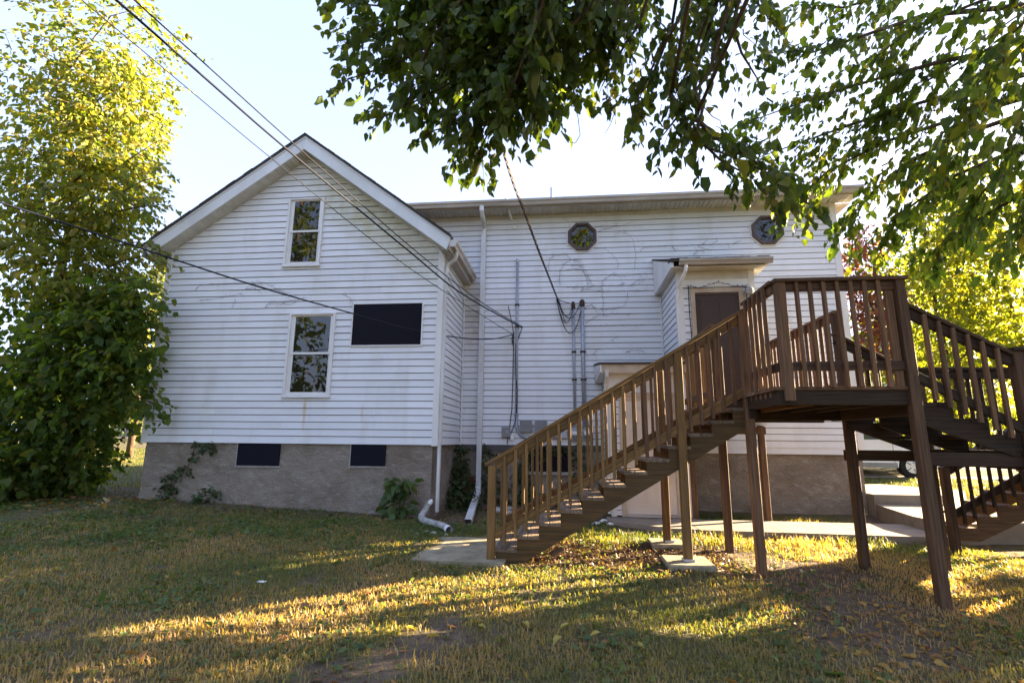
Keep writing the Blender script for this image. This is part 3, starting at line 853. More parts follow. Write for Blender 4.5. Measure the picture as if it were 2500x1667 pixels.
vr = MB().add([(VX0 - .17, .06, 3.335), (VX1 + .22, .06, 3.335), (VX1 + .22, D - .02, 4.02), (VX0 - .17, D - .02, 4.02), (VX0 - .17, .06, 3.30), (VX1 + .22, .06, 3.30), (VX1 + .22, D - .02, 3.985), (VX0 - .17, D - .02, 3.985)],
              [(0, 1, 2, 3), (7, 6, 5, 4), (0, 4, 5, 1), (1, 5, 6, 2), (3, 2, 6, 7), (3, 7, 4, 0)])
for i in range(16):
    x = VX0 - .17 + i * .108
    vr.box(x, x + .1, .05, .3, 3.337 + .004 * rnd.random(), 3.352 + .012 * rnd.random())
vr.build("porch_roof", M['roof'], house)
MB().prism([(.10, 3.20), (D - .02, 3.20), (D - .02, 3.98), (.10, 3.296)], 'x', VX0 - .155, VX0 - .11).build("porch_rake_board", M['trim'], house)
MB().prism([(.10, 3.20), (D - .02, 3.20), (D - .02, 3.98), (.10, 3.296)], 'x', VX1 + .15, VX1 + .20).build("porch_rake_board", M['trim'], house)
box("porch_soffit", M['soffit'], house, VX0 - .11, VX1 + .15, .10, D - .03, 3.195, 3.21)
gutter("porch_gutter", 'x', VX0 - .02, VX1 + .26, .10, 3.225, 3.33, .09, -1, house)
dsp = MB().tube([(VX0 + .10, .07, 3.24), (VX0 + .09, .08, 3.12), (VX0 + .02, .20, 2.95), (VX0 - .02, .28, 2.85), (VX0 - .03, .30, 2.7)], .034, 8)
dsp.box(VX0 - .066, VX0 - .02, .265, .335, 1.2, 2.74); dsp.build("downspout", M['spout'], house)
# upper door
dc = MB().box(10.215, 10.29, VY - .045, VY, .63, 2.86).box(11.065, 11.155, VY - .045, VY, .63, 2.86).box(10.29, 11.065, VY - .045, VY, 2.775, 2.86).build("door_casing", M['casing'], house)
ud = box("door", M['door_dark'], house, 10.293, 11.062, VY - .016, VY - .001, .64, 2.772); ud["label"] = "dark brown upper door behind a screen"
for (x0, x1, z0, z1) in ((10.38, 10.63, 1.9, 2.6), (10.72, 10.97, 1.9, 2.6), (10.38, 10.63, .85, 1.6), (10.72, 10.97, .85, 1.6)):
    MB().box(x0, x1, VY - .022, VY - .017, z0, z1).build("door_panel", M['door_dark'], ud)
box("screen_rail", M['brown_frame'], ud, 10.293, 11.062, VY - .030, VY - .017, 2.74, 2.772)
MB().tube([(10.36, VY - .02, 1.58), (10.36, VY - .07, 1.58)], .025, 8).build("handle", M['rust'], ud)

# lower porch box at ground level
LX0, LX1, LY = 8.71, 10.045, .45
lz = -1.185
lvest = MB().box(LX0, LX1, LY, D - .02, lz + .01, 1.40).build("lower_porch", M['sheathing'], house)
lvest["label"] = "sided porch box round the cellar door"
ldoor = (8.87, 9.93, lz, .93)
board_pieces(lvest, lambda s, o, z: (s, LY - o, z), [lz + .02] + [lz + .10 + i * e for i in range(17)] + [1.0], lambda z: (LX0 + .075, LX1 - .075), [ldoor])
board_pieces(lvest, lambda s, o, z: (LX0 - o, s, z), [lz + .02] + [lz + .10 + i * e for i in range(20)] + [1.40], lambda z: (LY + .06, D - .03), [])
MB().box(LX0 - .02, LX0 + .075, LY - .022, LY - .001, lz, 1.40).box(LX0 - .02, LX0 - .001, LY, LY + .06, lz, 1.40).build("corner_board", M['trim'], lvest)
MB().box(LX1 - .075, LX1 + .02, LY - .022, LY - .001, lz, 1.40).box(LX1 + .001, LX1 + .02, LY, LY + .06, lz, 1.40).build("corner_board", M['trim'], lvest)
box("frieze_board", M['trim'], lvest, LX0 + .075, LX1 - .075, LY - .016, LY, 1.0, 1.38)
lr = MB().add([(LX0 - .19, .14, 1.475), (LX1 + .18, .14, 1.475), (LX1 + .18, D - .02, 1.70), (LX0 - .19, D - .02, 1.70), (LX0 - .19, .14, 1.44), (LX1 + .18, .14, 1.44), (LX1 + .18, D - .02, 1.665), (LX0 - .19, D - .02, 1.665)],
              [(0, 1, 2, 3), (7, 6, 5, 4), (0, 4, 5, 1), (1, 5, 6, 2), (3, 2, 6, 7), (3, 7, 4, 0)])
lr.build("porch_roof", M['roof'], house)
rk = MB().prism([(.17, 1.30), (D - .02, 1.30), (D - .02, 1.66), (.17, 1.435)], 'x', LX0 - .175, LX0 - .15).build("porch_rake_board", M['trim'], house)
MB().prism([(.20, 1.36), (D - .02, 1.36), (D - .02, 1.37), (.20, 1.37)], 'x', LX0 - .181, LX0 - .1755).build("board_joint", M['gutter'], rk)
box("porch_soffit", M['trim'], house, LX0 - .15, LX1 + .15, .20, D - .03, 1.285, 1.30)
box("porch_fascia", M['casing'], house, LX0 - .15, LX1 + .15, .17, .195, 1.29, 1.438)
dsp = MB().tube([(LX0 - .06, .14, 1.34), (LX0 - .06, .16, 1.24), (LX0 - .07, .30, 1.12), (LX0 - .06, .38, 1.0)], .034, 8)
dsp.box(LX0 - .085, LX0 - .035, .36, .43, lz + .05, 1.06); dsp.build("downspout", M['spout'], house)
dc = MB().box(8.87, 8.95, LY - .04, LY, lz, .93).box(9.815, 9.93, LY - .04, LY, lz, .93).box(8.95, 9.815, LY - .04, LY, .83, .93).build("door_casing", M['casing'], house)
box("head_moulding", M['casing'], dc, 8.84, 9.96, LY - .06, LY - .041, .90, .95)
ld = box("door", M['door_white'], house, 8.953, 9.812, LY - .012, LY - .001, lz + .045, .828); ld["label"] = "pale six-panel cellar door"
for (x0, x1) in ((9.04, 9.32), (9.44, 9.72)):
    for (z0, z1) in ((-1.0, -.45), (-.32, .30), (.42, .70)):
        m_ = MB()
        for (a0, a1, b0, b1) in ((x0, x1, z0, z0 + .018), (x0, x1, z1 - .018, z1), (x0, x0 + .018, z0 + .018, z1 - .018), (x1 - .018, x1, z0 + .018, z1 - .018)):
            m_.box(a0, a1, LY - .021, LY - .0125, b0, b1)
        m_.box(x0 + .05, x1 - .05, LY - .018, LY - .0125, z0 + .05, z1 - .05)
        m_.build("door_panel", M['door_white'], ld)
box("threshold", M['gutter'], ld, 8.95, 9.815, LY - .06, LY - .013, lz, lz + .042)
MB().tube([(9.735, LY - .012, -.10), (9.735, LY - .045, -.10), (9.735, LY - .05, -.10), (9.735, LY - .085, -.10), (9.735, LY - .10, -.10)], [.034, .02, .03, .036, .02], 12).build("handle", M['chrome'], ld)
# posts that carry the upper porch
for x in (10.10, 11.29):
    beam("porch_post", M['wood_mid'], house, (x, .44, -1.22), (x, .44, .385), .095, .095)
beam("porch_beam", M['wood_mid'], house, (9.96, .44, .30), (11.36, .44, .30), .09, .13)
# ------------------------------------------------------------------ concrete on the ground
walk = thing("walkway", "concrete walk of poured slabs leading past the cellar door", "walkway", (10.8, -.1, -1.24))
del walk["category"], walk["label"]; walk["kind"] = "structure"
def slab_piece(name, pts, z1, z0, material, parent):
    n = len(pts)
    return MB().prism(pts, 'z', z0, z1).build(name, material, parent)
bx = [8.55, 9.89, 11.075, 12.26, 13.36]
def fr(x): return -.66 - .03 * (x - 9) if x > 9.6 else -.05 - .58 * max(0, (x - 8.55)) / 1.05
for i, (a, b) in enumerate(zip(bx[:-1], bx[1:])):
    g = .006
    pts = [(a + g, fr(a) if i else -.02), (b - g, fr(b)), (b - g, .40 if i else .47), (a + g, .40 if i else .47)]
    if i == 0: pts = [(8.6, .02), (9.5, -.62), (b - g, -.64), (b - g, .46), (8.6, .46)]
    slab_piece("concrete_slab", pts, -1.195, -1.40, M['concrete'], walk)
steps = thing("garden_steps", "broad concrete steps rising round the house corner", "steps", (14.0, 1.0, -1.2))
slab_piece("step", [(13.42, -.62), (15.2, -.35), (16.1, 1.0), (15.0, 1.72), (13.72, 1.72), (13.36, .1)], -1.03, -1.4, M['concrete'], steps)
slab_piece("step", [(13.70, 1.72), (15.02, 1.73), (16.2, 3.0), (15.3, 4.4), (13.85, 3.9)], -.85, -1.4, M['concrete'], steps)
pad = MB().prism([(6.15, -2.95), (7.22, -3.0), (7.2, -1.5), (6.15, -1.55)], 'z', -1.40, gzf(6.3, -2.9) + .03).build("stair_pad", M['concrete_dirty'])
tag(pad, "stained concrete pad at the foot of the wooden stairs", "slab")
def footing(cx, cy, w, z1, lab):
    m_ = MB(); t = .03
    a = [(cx - w, cy - w), (cx + w, cy - w), (cx + w, cy + w), (cx - w, cy + w)]
    z0 = z1 - .22
    m_.add([(*p, z0) for p in a] + [(*p, z1 - .015) for p in a] + [(cx + (p[0] - cx) * .95, cy + (p[1] - cy) * .95, z1) for p in a],
           [(0, 1, 5, 4), (1, 2, 6, 5), (2, 3, 7, 6), (3, 0, 4, 7), (4, 5, 9, 8), (5, 6, 10, 9), (6, 7, 11, 10), (7, 4, 8, 11), (8, 9, 10, 11)])
    return tag(m_.build("post_footing", M['concrete_dirty']), lab, "footing", "concrete footings under the stair posts")
footing(9.24, -2.74, .25, -1.195, "square concrete block under the front stair post")
footing(9.22, -1.66, .22, -1.195, "flat concrete block under the orange-lit rear stair post")

# ------------------------------------------------------------------ the wooden stairs and landings
deck = thing("wooden_deck", "weathered wooden stair and landing deck on tall posts before the house", "deck", (9.8, -2.6, -1.28))
Wn, Wm, Wo, Wg, Wp = M['wood_new'], M['wood_mid'], M['wood_old'], M['wood_grey'], M['wood_post']
P4 = .092
def post(x, y, z0, z1, m, lab=None):
    o = beam("post", m, deck, (x, y, z0), (x, y, z1), P4, P4, .006)
    if lab: o["label"] = lab
    return o
def baluster(x, y, z0, z1, m): return beam("baluster", m, deck, (x, y, z0), (x, y, z1), .036, .036, .004)
def rail(p0, p1, m, w=.038, h=.089, nm="rail"): return beam(nm, m, deck, p0, p1, w, h)
def cap(p0, p1, m, w=.14, h=.036): return beam("cap_rail", m, deck, p0, p1, w, h)

DK = .631                         # deck level
yF, yB = -2.79, -1.72             # the first flight's front and rear rail planes
x0, x1 = 7.045, 10.0
NR = 13; rise = (DK + 1.275) / NR; run = .2495
tops = [-1.275 + rise * (i + 1) for i in range(NR - 1)]
nose = [7.075 + run * i for i in range(NR - 1)]
slope = rise / run
# stringers
for y in (yF + .03, (yF + yB) / 2, yB - .02):
    zs_ = lambda x: -1.275 + slope * (x - 7.075)
    poly = [(7.10, -1.30), (7.37, -1.30), (10.03, .62 - .255), (10.03, DK - .035)]
    st = [(7.10, tops[0] - .04)]
    prof = [(7.10, -1.285)]
    for i in range(NR - 1):
        prof.append((nose[i] + .02, tops[i] - .038)); prof.append((nose[i] + run + .018, tops[i] - .038))
    prof += [(10.03, tops[-1] - .038), (10.03, .28), (7.40, -1.29)]
    MB().prism(prof, 'y', y - .019, y + .019).build("stringer", M['wood_dark'], deck)
    if y < -2.7 :
        # the outer face board closes the saw-teeth from the yard side
        pass
for i in range(NR - 1):
    for j, (d0, d1) in enumerate(((0, .132), (.138, .27))):
        beam("tread", Wg, deck, (nose[i] + (d0 + d1) / 2, yF - .0, tops[i] - .018), (nose[i] + (d0 + d1) / 2, yB + .0, tops[i] - .018), d1 - d0, .036)
# newel, middle and top posts of the first flight
post(7.045, yF, -1.30, -.20, Wn); post(9.24, yF, -1.19, 1.12, Wn); post(10.0, yF - .02, -1.30, 1.60, Wm)
post(7.06, yB, -1.30, -.22, Wn); post(9.22, yB, -1.19, 1.08, M['wood_new']); post(10.0, yB, -1.30, 1.66, Wm)
for y, sgn in ((yF, -1), (yB, 1)):
    zt = lambda x: -.175 + .598 * (x - 7.0)
    cap((6.97, y, zt(6.97) + .0), (10.02, y, zt(10.02)), Wn, .115)
    rail((7.09, y - .0, zt(7.09) - .082), (9.98, y, zt(9.98) - .082), Wn)
    rail((7.09, y - .0, -.982), (9.98, y, .672), Wn)
    n_ = 22
    for i in range(n_):
        x = 7.20 + i * .1262
        if abs(x - 9.24) < .06: continue
        baluster(x, y + sgn * .038 * (1 if y == yF else -1), zt(x) - 1.02, zt(x) - .035, Wn if i < 13 else Wm)
post_tops = []
# platform
PX0, PX1, PY0, PY1 = 10.0, 11.235, -3.70, .325
ry = DK + 1.085                    # rail top
for i in range(29):
    y = PY0 - .02 + .0705 + i * .1398
    if y > PY1: break
    beam("deck_board", Wg if i > 3 else Wm, deck, (PX0 - .05, y, DK - .018), (PX1 + .05, y, DK - .018), .134, .036)
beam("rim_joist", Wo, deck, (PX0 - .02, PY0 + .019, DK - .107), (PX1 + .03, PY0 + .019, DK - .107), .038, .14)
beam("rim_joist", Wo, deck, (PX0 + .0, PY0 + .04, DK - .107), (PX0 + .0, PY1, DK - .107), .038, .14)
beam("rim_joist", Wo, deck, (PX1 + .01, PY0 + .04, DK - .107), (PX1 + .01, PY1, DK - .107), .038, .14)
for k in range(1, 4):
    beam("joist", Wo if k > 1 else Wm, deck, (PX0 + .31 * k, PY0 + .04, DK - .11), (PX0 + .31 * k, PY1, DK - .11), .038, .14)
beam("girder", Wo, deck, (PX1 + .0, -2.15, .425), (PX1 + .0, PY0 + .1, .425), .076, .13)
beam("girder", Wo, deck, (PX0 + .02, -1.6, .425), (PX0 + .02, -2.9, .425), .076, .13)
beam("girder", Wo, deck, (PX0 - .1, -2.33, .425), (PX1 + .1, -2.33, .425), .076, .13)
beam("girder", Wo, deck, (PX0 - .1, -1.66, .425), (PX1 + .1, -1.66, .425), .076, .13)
P1 = post(10.082, PY0 - .002, .49, ry - .03, Wm)
P2 = post(11.205, PY0 - .002, -1.32, ry - .03, Wp)
beam("post", Wm, deck, (11.115, PY0 + .02, .62), (11.115, PY0 + .02, ry - .04), .075, .04)
P4_ = post(11.30, -2.33, -1.34, ry - .03, Wp)
post(11.25, .27, DK, ry - .03, Wm)
cap((PX0 + .02, PY0, ry - .018), (PX1 + .035, PY0, ry - .018), Wp)
rail((10.13, PY0, ry - .083), (11.16, PY0, ry - .083), Wp)
rail((10.13, PY0, DK + .20), (11.16, PY0, DK + .20), Wp)
for i in range(7): baluster(10.232 + i * .1275, PY0 - .036, DK - .012, ry - .04, Wm)
cap((10.035, PY0 + .02, ry - .018), (10.035, yF - .05, ry - .018), Wm, .09)
rail((10.04, PY0 + .05, ry - .083), (10.04, yF - .05, ry - .083), Wm)
rail((10.04, PY0 + .05, DK + .20), (10.04, yF - .05, DK + .20), Wo)
for i in range(5): baluster(10.0 - .01, PY0 + .17 + i * .135, DK - .09, ry - .04, Wm)
# right-hand rail back to the porch, and the short rail from the stair head to the porch
cap((PX1 + .065, -2.38, ry - .018), (PX1 + .04, .33, ry - .018), Wm, .12)
rail((PX1 + .05, -2.28, ry - .083), (PX1 + .03, .3, ry - .083), Wm); rail((PX1 + .05, -2.28, DK + .15), (PX1 + .03, .3, DK + .15), Wm)
for i in range(18): baluster(PX1 + .012, -2.17 + i * .135, DK, ry - .04, Wm)
cap((10.0, yB, ry - .018), (10.0, .33, ry - .018), Wm, .12)
rail((10.0, yB + .05, ry - .083), (10.0, .33, ry - .083), Wm); rail((10.0, yB + .05, DK + .15), (10.0, .33, DK + .15), Wm)
for i in range(14): baluster(10.03, yB + .16 + i * .135, DK, ry - .04, M['wood_new'])
# second flight: three treads down to the lower landing
LZ = .035
for i, (xa, z) in enumerate(((11.26, DK - .15), (11.53, DK - .30), (11.80, DK - .45))):
    for d0, d1 in ((0, .132), (.138, .27)):
        beam("tread", Wo, deck, (xa + (d0 + d1) / 2 + .02, PY0 + .02, z - .018), (xa + (d0 + d1) / 2 + .02, -2.36, z - .018), d1 - d0, .036)
for y in (PY0 + .045, -3.02, -2.38):
    prof = [(11.27, DK - .19)]
    for i in range(3): prof += [(11.28 + .27 * i, DK - .15 * (i + 1) - .037), (11.28 + .27 * (i + 1), DK - .15 * (i + 1) - .037)]
    prof += [(12.09, DK - .637), (12.0, DK - .637), (11.27, DK - .36)]
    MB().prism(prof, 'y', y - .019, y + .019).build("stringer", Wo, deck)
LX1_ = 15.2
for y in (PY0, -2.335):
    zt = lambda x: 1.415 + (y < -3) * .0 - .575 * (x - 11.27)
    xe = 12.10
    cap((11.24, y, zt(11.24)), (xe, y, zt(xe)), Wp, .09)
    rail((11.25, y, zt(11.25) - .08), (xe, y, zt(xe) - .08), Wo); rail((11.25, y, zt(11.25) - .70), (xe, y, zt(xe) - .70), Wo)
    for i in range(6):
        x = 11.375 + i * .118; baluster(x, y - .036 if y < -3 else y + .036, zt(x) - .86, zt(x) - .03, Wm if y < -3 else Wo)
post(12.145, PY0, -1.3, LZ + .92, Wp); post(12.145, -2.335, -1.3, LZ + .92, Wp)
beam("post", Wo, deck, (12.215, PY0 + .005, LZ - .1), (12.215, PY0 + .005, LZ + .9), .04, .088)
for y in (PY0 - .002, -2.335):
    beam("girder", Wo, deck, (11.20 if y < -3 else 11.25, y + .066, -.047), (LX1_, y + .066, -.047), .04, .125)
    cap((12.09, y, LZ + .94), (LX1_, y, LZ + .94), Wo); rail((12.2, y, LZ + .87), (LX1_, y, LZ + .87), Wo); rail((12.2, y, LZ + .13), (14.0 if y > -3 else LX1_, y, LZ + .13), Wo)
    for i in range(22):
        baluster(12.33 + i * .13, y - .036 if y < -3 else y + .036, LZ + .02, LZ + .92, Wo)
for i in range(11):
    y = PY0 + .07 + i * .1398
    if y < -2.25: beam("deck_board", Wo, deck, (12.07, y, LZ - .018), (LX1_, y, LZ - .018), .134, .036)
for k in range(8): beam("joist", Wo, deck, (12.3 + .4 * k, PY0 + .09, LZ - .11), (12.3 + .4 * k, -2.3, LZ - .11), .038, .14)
for x in (13.9, 15.1):
    for y in (PY0 + .02, -2.32): post(x, y, -1.35, LZ + .9, Wo)
# third flight, running back down behind the lower landing
f0, fy0, fy1, fz = 12.98, -1.33, -.72, -1.13
fr_ = .148; fn = .262
def ftop(i): return fz + fr_ * (i + 1)
for i in range(7):
    for d0, d1 in ((0, .132), (.138, .272)):
        beam("tread", Wm, deck, (f0 + .03 + fn * i + (d0 + d1) / 2, fy0, ftop(i) - .018), (f0 + .03 + fn * i + (d0 + d1) / 2, fy1, ftop(i) - .018), d1 - d0, .036)
for y in (fy0 + .03, fy1 - .03):
    prof = [(f0 + .05, fz - .02)]
    for i in range(7): prof += [(f0 + .05 + fn * i, ftop(i) - .037), (f0 + .05 + fn * (i + 1), ftop(i) - .037)]
    prof += [(f0 + .05 + fn * 7, ftop(6) - .30), (f0 + .30, fz - .02)]
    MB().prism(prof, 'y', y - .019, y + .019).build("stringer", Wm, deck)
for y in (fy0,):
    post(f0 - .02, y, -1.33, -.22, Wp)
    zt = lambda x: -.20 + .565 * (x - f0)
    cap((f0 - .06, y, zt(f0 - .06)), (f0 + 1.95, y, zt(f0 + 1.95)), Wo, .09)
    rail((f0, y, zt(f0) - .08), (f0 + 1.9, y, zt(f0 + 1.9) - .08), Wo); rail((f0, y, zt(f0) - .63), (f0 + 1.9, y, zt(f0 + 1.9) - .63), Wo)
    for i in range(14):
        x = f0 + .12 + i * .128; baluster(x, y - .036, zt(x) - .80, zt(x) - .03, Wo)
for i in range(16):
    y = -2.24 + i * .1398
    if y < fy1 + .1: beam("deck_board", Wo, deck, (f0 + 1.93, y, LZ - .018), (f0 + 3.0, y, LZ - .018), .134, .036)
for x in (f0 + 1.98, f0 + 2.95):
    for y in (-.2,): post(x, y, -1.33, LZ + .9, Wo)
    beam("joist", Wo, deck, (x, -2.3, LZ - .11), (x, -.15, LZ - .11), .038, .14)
# small steel shoes under the stair posts
for y in (yF, yB):
    MB().box(9.24 - .06, 9.24 + .06, y - .06, y + .06, -1.193, -1.165).build("post_shoe", M['conduit'], deck)
blk = beam("wood_block", Wg, None, (7.72, -2.42, -1.245), (7.86, -2.36, -1.19), .09, .04); tag(blk, "loose offcut of timber lying in the mulch under the stairs", "wood offcut")

# ------------------------------------------------------------------ wires, conduits, meters
YW = D - .02
def tube_thing(name, pts, r, material, lab, cat, group=None, n=6):
    return tag(MB().tube(pts, r, n).build(name, material, None, smooth=True), lab, cat, group)
def sagged(pts):
    """smooth polyline (Catmull-Rom) through measured points"""
    P = [Vector(p) for p in pts]; out = []
    for i in range(len(P) - 1):
        a, b, c, d = P[max(i - 1, 0)], P[i], P[i + 1], P[min(i + 2, len(P) - 1)]
        for k in range(6):
            t = k / 6
            out.append(.5 * ((2 * b) + (c - a) * t + (2 * a - 5 * b + 4 * c - d) * t * t + (3 * b - a - 3 * c + d) * t ** 3))
    return out + [P[-1]]
G1 = "service cables running to the house"
tube_thing("overhead_cable", sagged([(.43, -13.336, 6.353), (3.87, -5.358, 4.007), (4.596, -3.677, 3.517), (5.502, -1.579, 2.988), (6.073, -.255, 2.684), (6.989, 1.84, 2.506)]), .0125, M['cable'], "thickest of the overhead cables crossing in front of the gable", "cable", G1)
tube_thing("overhead_cable", sagged([(.525, -13.252, 6.43), (3.95, -5.264, 4.093), (4.651, -3.628, 3.615), (5.511, -1.622, 3.066), (6.297, .21, 2.685), (7.007, 1.84, 2.524)]), .008, M['cable'], "thinner overhead cable just above the thickest one over the gable peak", "cable", G1)
tube_thing("overhead_cable", sagged([(-.349, -12.892, 6.721), (3.407, -5.128, 4.148), (4.239, -3.407, 3.571), (5.356, -1.095, 2.888), (6.787, 1.84, 2.361)]), .0058, M['cable'], "thinnest overhead wire crossing the upper gable window", "cable", G1)
tube_thing("overhead_cable", sagged([(-3.778, -11.358, 3.707), (1.794, -4.378, 2.591), (2.545, -3.437, 2.441), (3.478, -2.271, 2.253), (4.403, -1.113, 2.133), (5.122, -.213, 2.052), (5.886, .743, 2.071), (6.416, 1.407, 2.182), (6.783, 1.85, 2.362)]), .011, M['cable'], "low dark cable sagging across the black covered opening", "cable", G1)
# twisted service drop
c5 = [Vector(p) for p in sagged([(6.9, -6.2, 4.35), (7.169, -2.997, 3.702), (7.344, -1.551, 3.5), (7.479, -.432, 3.37), (7.627, .798, 3.27), (7.755, 1.84, 3.175)])]
tw = MB()
for ph in (0, 2.1, 4.2):
    pp = []; s_ = 0
    for i, p in enumerate(c5):
        if i: s_ += (p - c5[i - 1]).length
        # denser points
    dense = []
    for a, b in zip(c5[:-1], c5[1:]):
        for k in range(6): dense.append(a.lerp(b, k / 6))
    dense.append(c5[-1]); s_ = 0
    for i, p in enumerate(dense):
        if i: s_ += (p - dense[i - 1]).length
        t = s_ * 13 + ph
        pp.append(p + Vector((math.cos(t), .1, math.sin(t))) * .013)
    tw.tube(pp, .0085, 4)
tag(tw.build("service_drop", M['cable_rust']), "twisted service cable hanging out of the leaves to the siding", "cable")
def loop(a, b, sag, out=.05):
    a, b = Vector(a), Vector(b); r = []
    for i in range(11):
        t = i / 10; p = a.lerp(b, t); r.append(p + Vector((0, -out * math.sin(math.pi * t), -sag * 4 * t * (1 - t))))
    return r
wh = thing("weatherhead_loops", "looped black service wires strung between two conduit heads", "wires", (7.9, YW, 2.6))
for k, (a, b, sg, r) in enumerate((((7.755, 1.85, 3.15), (8.09, 1.84, 3.03), .03, .008), ((7.755, 1.85, 3.14), (8.26, 1.84, 3.05), .40, .008), ((7.75, 1.85, 3.14), (8.12, 1.84, 3.03), .50, .007), ((7.745, 1.85, 3.13), (8.31, 1.84, 3.02), .72, .009), ((7.80, 1.85, 3.10), (8.10, 1.85, 3.0), .30, .007), ((7.78, 1.86, 3.12), (7.93, 1.86, 2.62), .04, .008))):
    MB().tube(loop(a, b, sg), r, 5).build("wire", M['cable'], wh)
MB().tube([(7.765, D, 3.155), (7.765, D - .09, 3.155)], [.03, .02], 8).build("insulator", M['rust'], wh)
def conduit(x, z0, z1, r, lab, head=None, zs=()):
    t = thing("conduit", lab, "conduit", (x, YW, z0), "conduits on the back wall")
    MB().tube([(x, YW - r, z0), (x, YW - r, z1)], r, 10).build("pipe", M['conduit'], t, smooth=True)
    if head:
        MB().tube([(x, YW - r, z1 - .05), (x, YW - r, z1 + .06), (x, YW - r - .02, z1 + .10)], [head, head * 1.05, head * .55], 10).build("weather_cap", M['rust'], t)
    for z in zs:
        MB().box(x - r - .02, x + r + .02, YW - r * 2 - .006, YW, z, z + .035).build("strap", M['rust'], t)
    return t
t = conduit(6.872, .62, 4.02, .026, "tall lone grey conduit beside the downspout", None, (3.02, 2.52))
MB().tube([(6.872, YW - .026, 4.0), (6.872, YW - .026, 4.08), (6.872, YW - .01, 4.12)], [.034, .034, .015], 8).build("end_cap", M['conduit'], t)
MB().tube([(6.872, YW - .03, .66), (6.872, YW - .03, .60)], .045, 10).build("coupling", M['conduit'], t)
MB().tube([(6.872, YW - .03, .62), (6.872, YW - .03, .42), (6.90, YW - .03, .30), (6.97, YW - .03, .20), (7.08, YW - .03, .155), (7.8, YW - .03, .15)], .034, 8).build("bend", M['conduit'], t, smooth=True)
conduit(8.105, .3, 2.98, .028, "thinner of the twin grey conduits with dark heads", .042, (1.95, 1.35))
conduit(8.298, .3, 3.02, .040, "thicker of the twin grey conduits with dark heads", .056, (1.95, 1.35))
def ubox(x0, x1, z0, z1, d, lab, m=M['box'], ribs=0):
    t = thing("utility_box", lab, "utility box", ((x0 + x1) / 2, YW, z0), "utility boxes on the back wall")
    box("case", m, t, x0, x1, YW - d, YW, z0, z1)
    box("cover", m, t, x0 - .008, x1 + .008, YW - d - .014, YW - d, z0 + (z1 - z0) * .08, z1 + .008)
    for i in range(ribs):
        xx = x0 + (x1 - x0) * (i + .5) / ribs
        box("rib", m, t, xx - .006, xx + .006, YW - d - .022, YW - d - .0145, z0 + (z1 - z0) * .25, z1 - .02)
    return t
t = ubox(6.575, 6.745, .15, .36, .07, "small plain grey box hung lowest beside the white plug")
MB().tube([(6.69, YW - .084, .27), (6.69, YW - .10, .27)], .022, 8).build("latch", M['conduit'], t)
ubox(6.965, 7.205, .255, .505, .09, "ribbed grey box nearest the tall conduit", ribs=6)
ubox(7.28, 7.52, .255, .505, .09, "ribbed grey box half hidden by the stair rail", ribs=6)
ubox(7.73, 7.92, .14, .40, .08, "blue-grey switch box beside the round meters", M['conduit'])
for x, lab in ((8.089, "round electric meter above the thinner conduit"), (8.343, "round electric meter nearest the cellar porch")):
    t = thing("electric_meter", lab, "electric meter", (x, YW, .09), "electric meters on the back wall")
    box("base", M['box'], t, x - .11, x + .11, YW - .07, YW, .08, .42)
    MB().tube([(x, YW - .07, .25), (x, YW - .10, .25), (x, YW - .17, .25), (x, YW - .19, .25)], [.10, .092, .088, .06], 16).build("glass_dome", M['meter'], t, smooth=True)
    box("dial_plate", M['pvc'], t, x - .05, x + .05, YW - .195, YW - .1905, .22, .29)
    MB().tube([(x, YW - .075, .25), (x, YW - .085, .25)], [.112, .108], 16).build("ring", M['conduit'], t)
t = thing("wall_plug", "white plug hanging on black wires near the wall's foot", "plug", (6.76, YW, .08))
MB().box(6.755, 6.825, YW - .06, YW, .10, .21).tube([(6.79, YW - .03, .20), (6.79, YW - .03, .25)], [.03, .015], 8).build("body", M['pvc'], t)
G2 = "thin black wires fixed to the wall"
tube_thing("wall_cable", [(6.783, 1.85, 2.36), (6.80, YW - .012, 2.2), (6.79, YW - .012, 1.4), (6.775, YW - .012, .75), (6.74, YW - .012, .45), (6.70, YW - .012, .22), (6.68, YW - .02, .02)], .009, M['cable'], "black wire dropping from the cable knot to the small grey box", "cable", G2)
tube_thing("wall_cable", [(6.99, 1.84, 2.50), (6.90, YW - .02, 2.28), (6.845, YW - .02, 2.15), (6.84, YW - .02, 1.5), (6.89, YW - .07, 1.2), (6.895, YW - .07, .9), (6.86, YW - .07, .5), (6.78, YW - .03, .28), (6.75, YW - .03, .1)], .009, M['cable'], "black wire curling behind the tall conduit", "cable", G2)
tube_thing("wall_cable", [(6.672, YW - .012, 3.02), (6.76, YW - .012, 2.62), (6.81, YW - .012, 2.30)], .007, M['cable'], "short slanting black wire above the cable knot", "cable", G2)
kn = MB()
for k in range(5):
    kn.tube([(6.80 + .012 * rnd.uniform(-1, 1), YW - .03, 2.38), (6.76 + .03 * rnd.random(), YW - .05, 2.28), (6.77 + .02 * rnd.random(), YW - .04, 2.18 - .08 * rnd.random()), (6.80, YW - .03, 2.30)], .006, 4)
tag(kn.build("cable_knot", M['cable']), "tangle of black cable where the wires meet the wall", "cable")
tag(MB().tube([(6.655, 1.50, 5.18), (6.655, 1.42, 5.36), (6.66, 1.44, 5.375), (6.70, 1.62, 5.17), (6.73, 1.88, 5.06)], [.02, .034, .034, .03, .03], 8).build("drain_elbow", M['pvc']), "white bent pipe tucked under the long gutter", "pipe")
v = thing("wall_vent", "tiny white vent hood high on the back wall", "vent", (6.79, YW, 4.83))
MB().tube([(6.79, D - .01, 4.86), (6.79, D - .05, 4.86), (6.79, D - .075, 4.845)], [.034, .04, .02], 8).build("hood", M['pvc'], v)
st = MB()
